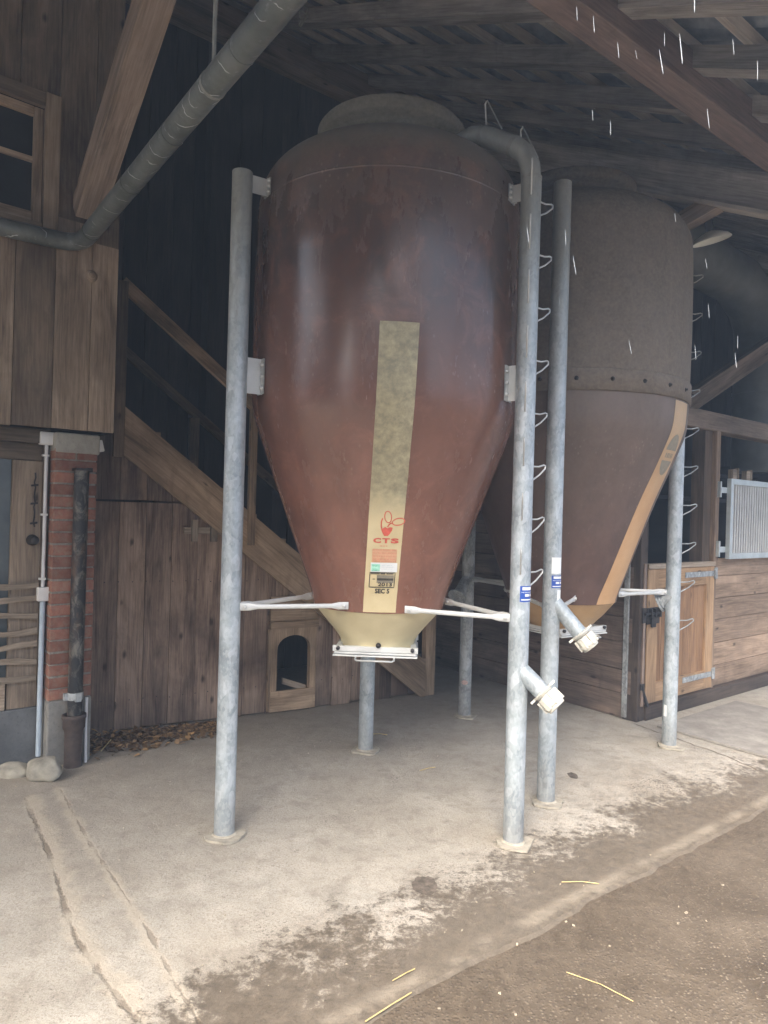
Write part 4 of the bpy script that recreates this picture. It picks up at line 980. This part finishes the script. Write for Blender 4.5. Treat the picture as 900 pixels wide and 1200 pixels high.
for ch, x0, x1 in (('C', 205, 282), ('T', 292, 366), ('S', 376, 456)):
    a = X(x0, 436); b = X(x1, 436); Wp.text(m, ch, (a+b)/2, Z(460), Z(410)-Z(460), b-a, o1, .05)
make('red_lettering', m, M['red_ink'], strip, recalc=False)
m = MB(); Wp.rect(m, X(195, 585), X(440, 585), Z(655), Z(520), .0032, 4, 4); make('pink_print_field', m, simple('pink_wash', (.68, .40, .24), .7, 0, .08, 60), strip)
m = MB(); random.seed(11)
for zy in (488, 528, 560, 592, 622, 644):
    x = 205 if zy > 500 else 270; xe = 432 if zy > 500 else 345
    while x < xe:
        w = random.uniform(10, 34); w = min(w, xe-x)
        xx = x
        while xx < x+w: Wp.rect(m, X(xx, zy), X(xx+4, zy), Z(zy+7), Z(zy-7), .0045, 1, 1); xx += 6.5
        x += w+9
make('small_print', m, M['pink_ink'], strip, recalc=False)
m = MB(); Wp.rect(m, X(183, 705), X(447, 705), Z(753), Z(658), .0048, 6, 2); lab = make('white_label', m, M['white_paper'], strip)
m = MB(); Wp.rect(m, X(192, 705), X(275, 705), Z(745), Z(672), .0060, 2, 1); make('green_square', m, simple('mint_print', (.42, .78, .62), .6, 0, .1, 60), lab)
m = MB()
for zy, l in ((686, [(200, 225), (232, 262)]), (694, [(205, 214), (222, 250), (256, 268)]), (722, [(198, 240)]), (732, [(205, 268)]), (739, [(200, 212), (220, 246)])):
    for a, b in l: Wp.rect(m, X(a, zy), X(b, zy), Z(zy+2.4), Z(zy-2.4), .0068, 1, 1)
make('green_print', m, M['green_ink'], lab, recalc=False)
m = MB()
for zy, l in ((684, [(295, 330), (338, 372), (380, 395)]), (702, [(295, 322), (330, 410)]), (722, [(300, 350), (358, 398)])):
    for a, b in l: Wp.rect(m, X(a, zy), X(b, zy), Z(zy+2.6), Z(zy-2.6), .0060, 1, 1)
make('faint_print', m, M['pale_ink'], lab, recalc=False)
m = MB(); Wp.rect(m, X(245, 845), X(415, 845), Z(865), Z(785), .0030, 3, 2); make('grey_field', m, M['grey_ink'], strip)
m = MB(); cr_ = [(178, 760), (428, 760), (418, 912), (170, 912), (178, 760)]
fr_ = P2([(cr_[i][0]+(cr_[i+1][0]-cr_[i][0])*k/8, cr_[i][1]+(cr_[i+1][1]-cr_[i][1])*k/8) for i in range(4) for k in range(8)]); Wp.line(m, fr_, .0040, .0048, True)
for x in list(range(186, 270, 9))+list(range(282, 325, 8))+list(range(342, 408, 9)): Wp.rect(m, X(x, 770), X(x+6, 770), Z(779), Z(757), .0042, 1, 1)
for x in list(range(205, 228, 6)): Wp.rect(m, X(x, 828), X(x+4, 828), Z(833), Z(823), .0042, 1, 1)
for x in list(range(250, 405, 9)): Wp.rect(m, X(x, 828), X(x+6.5, 828), Z(840), Z(818), .0042, 1, 1)
make('stamp_frame', m, M['black_ink'], strip, recalc=False)
m = MB(); a, b = X(258, 883), X(398, 883); Wp.text(m, '2013', (a+b)/2, Z(900), Z(862)-Z(900), b-a, .0058, .025)
a, b = X(230, 950), X(374, 950); Wp.text(m, 'SEC 5', (a+b)/2, Z(976), Z(926)-Z(976), b-a, .0046, .035)
make('stamped_lettering', m, M['black_ink'], strip, recalc=False)

LG1 = [(-.735, 3.41), (.675, 3.42), (-.08, 4.68)]
l1 = leg(s1, LG1[0], 3.235)
up = [(.675, 3.42, 3.22), (.668, 3.425, 3.31), (.645, 3.44, 3.38), (.60, 3.465, 3.425), (.53, 3.51, 3.475), (.46, 3.55, 3.52), (.40, 3.585, 3.535), (.355, 3.61, 3.52), (.33, 3.63, 3.47), (.325, 3.64, 3.38)]
l2 = leg(s1, LG1[1], 3.3, extra=up); l3 = leg(s1, LG1[2], 3.2)
for wa, wb in (((.675, 3.42, 3.24), (.675, 3.42, 3.255)), ((.60, 3.465, 3.425), (.585, 3.474, 3.436)), ((.455, 3.553, 3.522), (.44, 3.562, 3.527))):
    m = MB(); m.tube([wa, wb], .0512, 24); make('weld_ring', m, M['galv_dull'], l2)
for pl in LG1:
    bracket(s1, pl, C1, 3.15, .085, interp(bprof, 3.2)); bracket(s1, pl, C1, 2.165, .175, interp(bprof, 2.25)-.004)
right_d = (math.cos(R(38)), math.sin(R(38)), 0); front_d = (-.19, -.98, 0)
z0r = 3.115
rungs(l2, LG1[1], [right_d], [z0r-i*.262 for i in range(8)], .115, .08)
rungs(l2, LG1[1], [front_d], [z0r+.09-i*.262 for i in range(8)], .10, .11, r=.004)
for (q, hh) in (((.50, 3.525, 3.55), .13), ((.665, 3.43, 3.36), .14)):
    q = Vector(q); m = MB(); m.tube([q+Vector((-.035, .02, 0)), q+Vector((-.045, .02, hh)), q+Vector((-.035, .01, hh+.012)), q+Vector((.035, -.03, -.02))], .0045, 7); make('step_rung', m, M['wire'], l2)
filler(l2, (LG1[1][0]+.0, LG1[1][1], .86), (.66, -.35, -.62), .17)
# stickers
def sticker(pole, xy, az, z0, z1, w, name='sticker'):
    W_ = Wrap(xy, .0495, R(az)); m = MB(); W_.rect(m, -w/2, w/2, z0, z1, .0012, 8, 1); s_ = make(name, m, M['blue_paper'], pole)
    m = MB(); H_ = z1-z0
    for (a, b, c, d_) in ((-.36, .42, .74, .93), (-.40, .45, .58, .63), (-.18, .12, .34, .50), (.2, .42, .34, .50), (-.42, .45, .10, .18)):
        if d_-c < .06:
            x = a
            while x < b: W_.rect(m, x*w, (x+.05)*w, z0+H_*c, z0+H_*d_, .0026, 1, 1); x += .1
        else: W_.rect(m, a*w, b*w, z0+H_*c, z0+H_*d_, .0026, 4, 1)
    make('white_print', m, M['white_paper'], s_, recalc=False)
sticker(l2, LG1[1], 44, 1.185, 1.262, .075)
# braces of the front silo
tr = .358; zb = 1.12
def con(c, deg, r, z): t = R(deg); return (c[0]+r*math.sin(t), c[1]-r*math.cos(t), z)
brace(s1, (LG1[0][0]+.048, LG1[0][1]-.012, zb), con(C1, -24, tr+.012, zb+.005))
brace(s1, (LG1[0][0]+.040, LG1[0][1]+.028, zb), con(C1, -95, tr+.012, zb+.005))
brace(s1, (LG1[1][0]-.048, LG1[1][1]-.012, zb-.02), con(C1, 21, tr+.012, zb-.005))
brace(s1, (LG1[1][0]-.040, LG1[1][1]+.028, zb-.02), con(C1, 95, tr+.012, zb-.005))
brace(s1, (LG1[2][0]-.045, LG1[2][1]-.02, zb), con(C1, -150, tr+.012, zb)); brace(s1, (LG1[2][0]+.045, LG1[2][1]-.02, zb), con(C1, 150, tr+.012, zb))

# ---------------- rear silo
C2 = (1.225, 4.79)
k2 = .755/.718
body2 = [(.362, 1.045), (.368, 1.075), (.382, 1.12), (.425, 1.24), (.50, 1.46), (.585, 1.70), (.67, 1.91), (.728, 2.06), (.760, 2.16), (.770, 2.27), (.771, 2.335)]
top2 = [(.772, 2.335), (.776, 2.5), (.780, 2.8), (.778, 3.15), (.772, 3.33), (.757, 3.42), (.71, 3.50), (.63, 3.565), (.52, 3.62), (.44, 3.645), (.40, 3.65)]
neck2 = [(.40, 3.65), (.365, 3.665), (.362, 3.715), (.37, 3.725), (.412, 3.732), (.422, 3.745), (.422, 3.80), (.38, 3.81), (.1, 3.84), (.0, 3.842)]
cone2 = [(.205, .85), (.21, .875), (.235, .905), (.275, .945), (.325, 1.005), (.358, 1.047)]
b2 = smooth_prof(body2, 4); t2 = smooth_prof(top2, 4)
s2 = thing('feed_silo', (C2[0], C2[1], 0), 'rear feed silo with a dusty upper half, bolted joint band and tan side strip', 'silo', None)
m = MB(); m.lathe(C2, b2, 96); tk2 = make('lower_tank', m, M['tank2'], s2)
m = MB(); m.lathe(C2, t2, 96); tk2u = make('upper_tank', m, M['tank2_dusty'], s2)
m = MB(); m.lathe(C2, neck2, 72); make('filling_neck', m, M['tank2_dusty'], s2)
m = MB(); m.lathe(C2, smooth_prof(cone2, 3), 72); make('discharge_cone', m, M['tan_cone'], s2)
m = MB(); m.lathe(C2, [(.770, 2.335), (.786, 2.337), (.786, 2.455), (.784, 2.46), (.774, 2.463)], 96); bd_ = make('joint_band', m, M['tank2_dusty'], s2)
for k in range(24):
    t = k*2*math.pi/24+.08; dv = Vector((math.sin(t), -math.cos(t), 0)); m = MB()
    m.lathe_ax(Vector((C2[0], C2[1], 2.40))+dv*.785, dv, [(0, .014), (.007, .014), (.007, .004), (.013, .003), (.013, 0)], 12); make('bolt', m, M['dark_iron'], bd_)
Wq = Wrap(C2, b2, R(62))
m = MB(); rows = []
for k in range(41):
    z = 1.047+(2.325-1.047)*k/40; hw = .105; t = (z-1.047)/1.28
    rows.append([Wq.pt(-hw+2*hw*i/8-.05*(1-t)+.02*t, z, .0025) for i in range(9)])
m.grid(rows); str2 = make('tan_strip', m, M['tan_strip'], tk2)
m = MB(); zc = 2.0; rx, rz = .078, .125
def oval(z0, z1, n=12):
    pts = []
    for i in range(n+1):
        z = z0+(z1-z0)*i/n; w = rx*math.sqrt(max(0, 1-(z/rz)**2)); pts.append((w, z))
    return [(x, zc+z) for x, z in pts]+[(-x, zc+z) for x, z in reversed(pts)]
for z0_, z1_ in ((.028, rz), (-rz, -.035)):
    o_ = oval(z0_, z1_); n_ = len(o_)//2
    L_ = [Wq.pt(-x, z, .0042) for x, z in o_[:n_]]; R_ = [Wq.pt(x, z, .0042) for x, z in o_[:n_]]; Mi = [Wq.pt(0, z, .0042) for x, z in o_[:n_]]
    m.grid([L_, Mi, R_], smooth=False)
x = -.055
for w_ in (.012, .016, .012, .016, .012): Wq.rect(m, x, x+w_, zc-.018, zc+.010, .0042, 1, 1); x += .023
make('oval_emblem', m, M['grey_ink'], str2, recalc=False)
LG2 = [(.95, 3.92), (2.058, 4.945), (.68, 5.54)]
upc = [(.95, 3.92, 3.28), (.953, 3.925, 3.36), (.962, 3.95, 3.43), (.98, 4.01, 3.49), (1.01, 4.10, 3.56), (1.05, 4.22, 3.60), (1.07, 4.30, 3.57)]
q1 = leg(s2, LG2[0], 3.47); q2 = leg(s2, LG2[1], 3.3); q3 = leg(s2, LG2[2], 3.3, 'galv_dull')
for pl in LG2:
    bracket(s2, pl, C2, 3.18, .085, .778); bracket(s2, pl, C2, 2.17, .16, .757)
slide_gate(s2, C2, R(33), .835)
out_d = (.93, -.36, 0)
rungs(q2, LG2[1], [(.97, .22, 0)], [3.30-i*.272 for i in range(10)], .12, .075, mt='galv_dull', r=.0042)
filler(q1, (LG2[0][0], LG2[0][1], 1.14), (.60, -.22, -.72), .25)
filler(q3, (LG2[2][0], LG2[2][1], 1.10), (-.45, -.7, -.62), .22, cap=False, mt='galv_dull')
filler(q2, (LG2[1][0], LG2[1][1], 1.06), (-.8, .5, -.42), .09, r=.05, cap=False, mt='galv_dull')
sticker(q1, LG2[0], 40, 1.205, 1.275, .07)
Ws = Wrap(LG2[0], .0495, R(38))
m = MB(); Ws.rect(m, -.035, .03, 1.285, 1.375, .0012, 8, 1); make('white_sticker', m, M['white_paper'], q1)
m = MB(); Ws.rect(m, -.0, .035, 1.115, 1.195, .0012, 8, 1); make('white_sticker', m, M['white_paper'], q1)
Ws = Wrap(LG2[2], .0495, R(-5)); m = MB(); rows = [[Ws.pt(.026*math.cos(t)*k, .28+.018*math.sin(t)*k, .0012) for t in [i*math.pi/10 for i in range(21)]] for k in (.05, 1)]; m.grid(rows); make('round_sticker', m, simple('pink_sticker', (.55, .38, .33), .6, 0, .2, 60), q3)
zb2 = 1.09
brace(s2, (LG2[0][0]+.048, LG2[0][1]+.0, zb2), con(C2, 14-14.6, tr+.02, zb2)); brace(s2, (LG2[0][0]-.02, LG2[0][1]+.045, zb2), con(C2, -100, tr+.02, zb2))
brace(s2, (LG2[1][0]-.048, LG2[1][1]-.01, zb2), con(C2, 78, tr+.02, zb2)); brace(s2, (LG2[1][0]-.04, LG2[1][1]+.028, zb2), con(C2, 130, tr+.02, zb2))
brace(s2, (LG2[2][0]+.03, LG2[2][1]-.03, zb2), con(C2, -135, tr+.02, zb2)); brace(s2, (LG2[2][0]+.045, LG2[2][1]-.01, zb2), con(C2, 170, tr+.02, zb2))
# wooden wedge marks on the right leg foot
Ws = Wrap(LG2[1], .0495, R(-38)); m = MB(); Ws.rect(m, -.012, .012, .22, .30, .0012, 3, 1); make('red_white_sticker', m, M['white_paper'], q2)

# ================================================================== LITTER
m = MB(); random.seed(3)
def leafy(m, c, r, tone):
    n = Vector((random.uniform(-.6, .6), random.uniform(-.6, .6), 1)).normalized(); e = n.orthogonal().normalized(); e = (Matrix.Rotation(random.uniform(0, 6.28), 3, n) @ e); f = n.cross(e)
    pts = [(-1, 0, 0), (-.5, .45, .12), (.1, .55, .18), (.6, .3, .1), (1, 0, .0), (.6, -.3, .12), (.1, -.55, .2), (-.5, -.45, .1)]
    m.quad([c+e*a*r+f*b*r+n*z*r for a, b, z in pts], None, tone)
for i in range(1500):
    t = random.gauss(0, .5); s_ = .02+abs(random.random())*.95; nn = .04+abs(random.gauss(0, .13))+max(0, .16-abs(s_-.3)*.2)*random.random()
    h = max(0, .065*(1-abs(s_-.28)/.6))*max(0, 1-nn/.3)
    leafy(m, T(s_-.10, nn, .006+random.random()*h), random.uniform(.012, .034), random.choice((.05, .1, .2, .35, .6, .8, .15, .3)))
tag(make('leaf_litter', m, M['leaf'], None, recalc=False), 'dead brown leaves heaped against the board partition', None, None, 'stuff')
c = T(.02, .16, .07); m = MB(); leafy(m, c, .045, 1.2); tag(make('yellow_leaf', m, simple('yellow_leaf', (.42, .24, .06), .7), None, recalc=False), 'large yellow leaf at the left end of the leaf heap', 'leaf')
def straw(px, py, px2, py2, label, r=.0022, z=.006):
    a = ground(px, py); b = ground(px2, py2); m = MB(); mid = a.lerp(b, .5)+Vector((.008, .004, .004))
    m.tube([a+UP*z, mid+UP*z, b+UP*z], r, 6); tag(make('straw_stalk', m, M['straw']), label, 'straw', 'straw stalks on the ground')
straw(658, 1035, 702, 1037, 'short pale straw lying level on the wet slab below the right front leg')
straw(460, 1151, 486, 1137, 'short bright straw near the bottom centre, on the wet slab edge')
straw(428, 1199, 482, 1165, 'bright yellow straw at the very bottom edge of the picture', .0025)
straw(664, 1138, 742, 1172, 'longest straw, thin and dark yellow, on the asphalt at bottom right', .0016, -.003)
straw(492, 904, 510, 900, 'tiny pale straw on the slab between the front and back legs of the silo', .0025)
straw(434, 861, 454, 862, 'tiny pale straw right beside the back centre leg', .003)
straw(118, 884, 134, 864, 'pale twig sticking out of the leaf heap', .003, .02)
m = MB(); random.seed(21)
for i in range(420):
    a = random.uniform(-2.6, 3.2); b = random.uniform(1.2, 4.6); r = random.uniform(.0012, .0034) if b > 1.75 else random.uniform(.002, .006)
    c = ab(a, b, .002 if b > 1.8 else -.006); t = random.uniform(.1, 1.3)
    e = Vector((random.uniform(-1, 1), random.uniform(-1, 1), .2)).normalized(); f = e.cross(UP).normalized()
    m.box(c-e*r, e, f, UP, 2*r, r*1.4, r, t)
tag(make('grit', m, M['crack_pale'], None), 'loose pale grit scattered over slab and asphalt', None, None, 'stuff')
tw = MB(); c = Vector((-.47, 3.9, 4.42)); c = Vector(((-95-16)/820*5.0, 5.0, CZ+(592)/820*5.0-.02))
pts = [c+Vector((.03*math.sin(i*1.1), .01*math.cos(i*2), -.012*i+.03*math.cos(i*1.7))) for i in range(12)]
tw.tube(pts, .006, 6); tag(make('twine_loop', tw, M['fur']), 'knot of pale twine hanging from the roof purlin above the front silo', 'twine')

# ================================================================== ACROSS THE YARD (unseen behind the camera; added and spaced to shape the silo highlight)
def barn(x0, x1, y0, y1, h, label):
    t = thing('reflection_barn', ((x0+x1)/2, (y0+y1)/2, 0), label, 'barn'); m = MB(); X_ = Vector((1, 0, 0)); Y_ = Vector((0, 1, 0))
    m.box((x0, y0, 0), X_, Y_, UP, x1-x0, y1-y0, h, .9); make('walls', m, M['plank_grey'], t)
    m = MB(); ym = (y0+y1)/2; r = (y1-y0)*.32
    for p in ([(x0-.3, y0-.5, h-.1), (x1+.3, y0-.5, h-.1), (x1+.3, ym, h+r), (x0-.3, ym, h+r)], [(x0-.3, y1+.5, h-.1), (x1+.3, y1+.5, h-.1), (x1+.3, ym, h+r), (x0-.3, ym, h+r)]):
        nn = (Vector(p[1])-Vector(p[0])).cross(Vector(p[2])-Vector(p[0])).normalized(); nn = nn if nn.z > 0 else -nn
        m.poly_extrude(p if True else p, nn, .12, tone=.8)
    make('roof', m, M['roofing'], t)
barn(-6.7, 9, -17, -10, 6.0, 'unseen weathered barn with a dark roof, added behind the viewer to shape reflections')
barn(-20, -12.3, -13, -6, 6.0, 'second unseen barn added left behind the viewer, leaving a gap for the silo highlight')
random.seed(5)
dm_ = MB(); dm_.lathe_ax((0, 0, 0), (.12, 0, 1), [(0, 0), (.0004, .0015), (.0006, .005), (.00055, .014), (.0004, .024), (.0002, .028), (0, .030)], 8)
d0 = None
for i in range(24):
    dd = random.uniform(.75, 1.6); px = random.choice((random.uniform(640, 890), random.uniform(700, 900), random.uniform(600, 900), random.uniform(640, 900), random.uniform(450, 800))); py = random.uniform(5, 430)
    loc = Vector(((px-450)/F*dd, dd, CZ-(py-600)/F*dd))
    if d0 is None: d0 = make('sleet_drop', dm_, M['sleet']); o = d0
    else: o = d0.copy(); COL.objects.link(o)
    sc_ = random.choice((.7, .9, 1.0, 1.5)); o.scale = (sc_*.8, sc_*.8, sc_); o.location = loc; o.rotation_euler = (0, random.uniform(-.35, -.12), 0)
    tag(o, 'tiny white drop of sleet falling through the air in front of the silos', 'sleet drop', 'falling drops of sleet')

# ------------------------------------------------------------------ haze volume added to lift the blacks like lens glare
N = NT('glare_haze'); N.t.links.clear(); N.t.nodes.remove(N.b); pv = N.n('VolumePrincipled')
pv.inputs['Color'].default_value = (.58, .75, 1, 1); pv.inputs['Density'].default_value = .013; pv.inputs['Anisotropy'].default_value = .2
N.l(pv.outputs[0], N.o.inputs['Volume'])
m = MB(); m.box((-75, -75, -1.2), Vector((1, 0, 0)), Vector((0, 1, 0)), UP, 150, 150, 11.5, 1)
tag(make('haze', m, N.m), 'thin bluish haze added to stand in for lens glare', None, None, 'stuff')
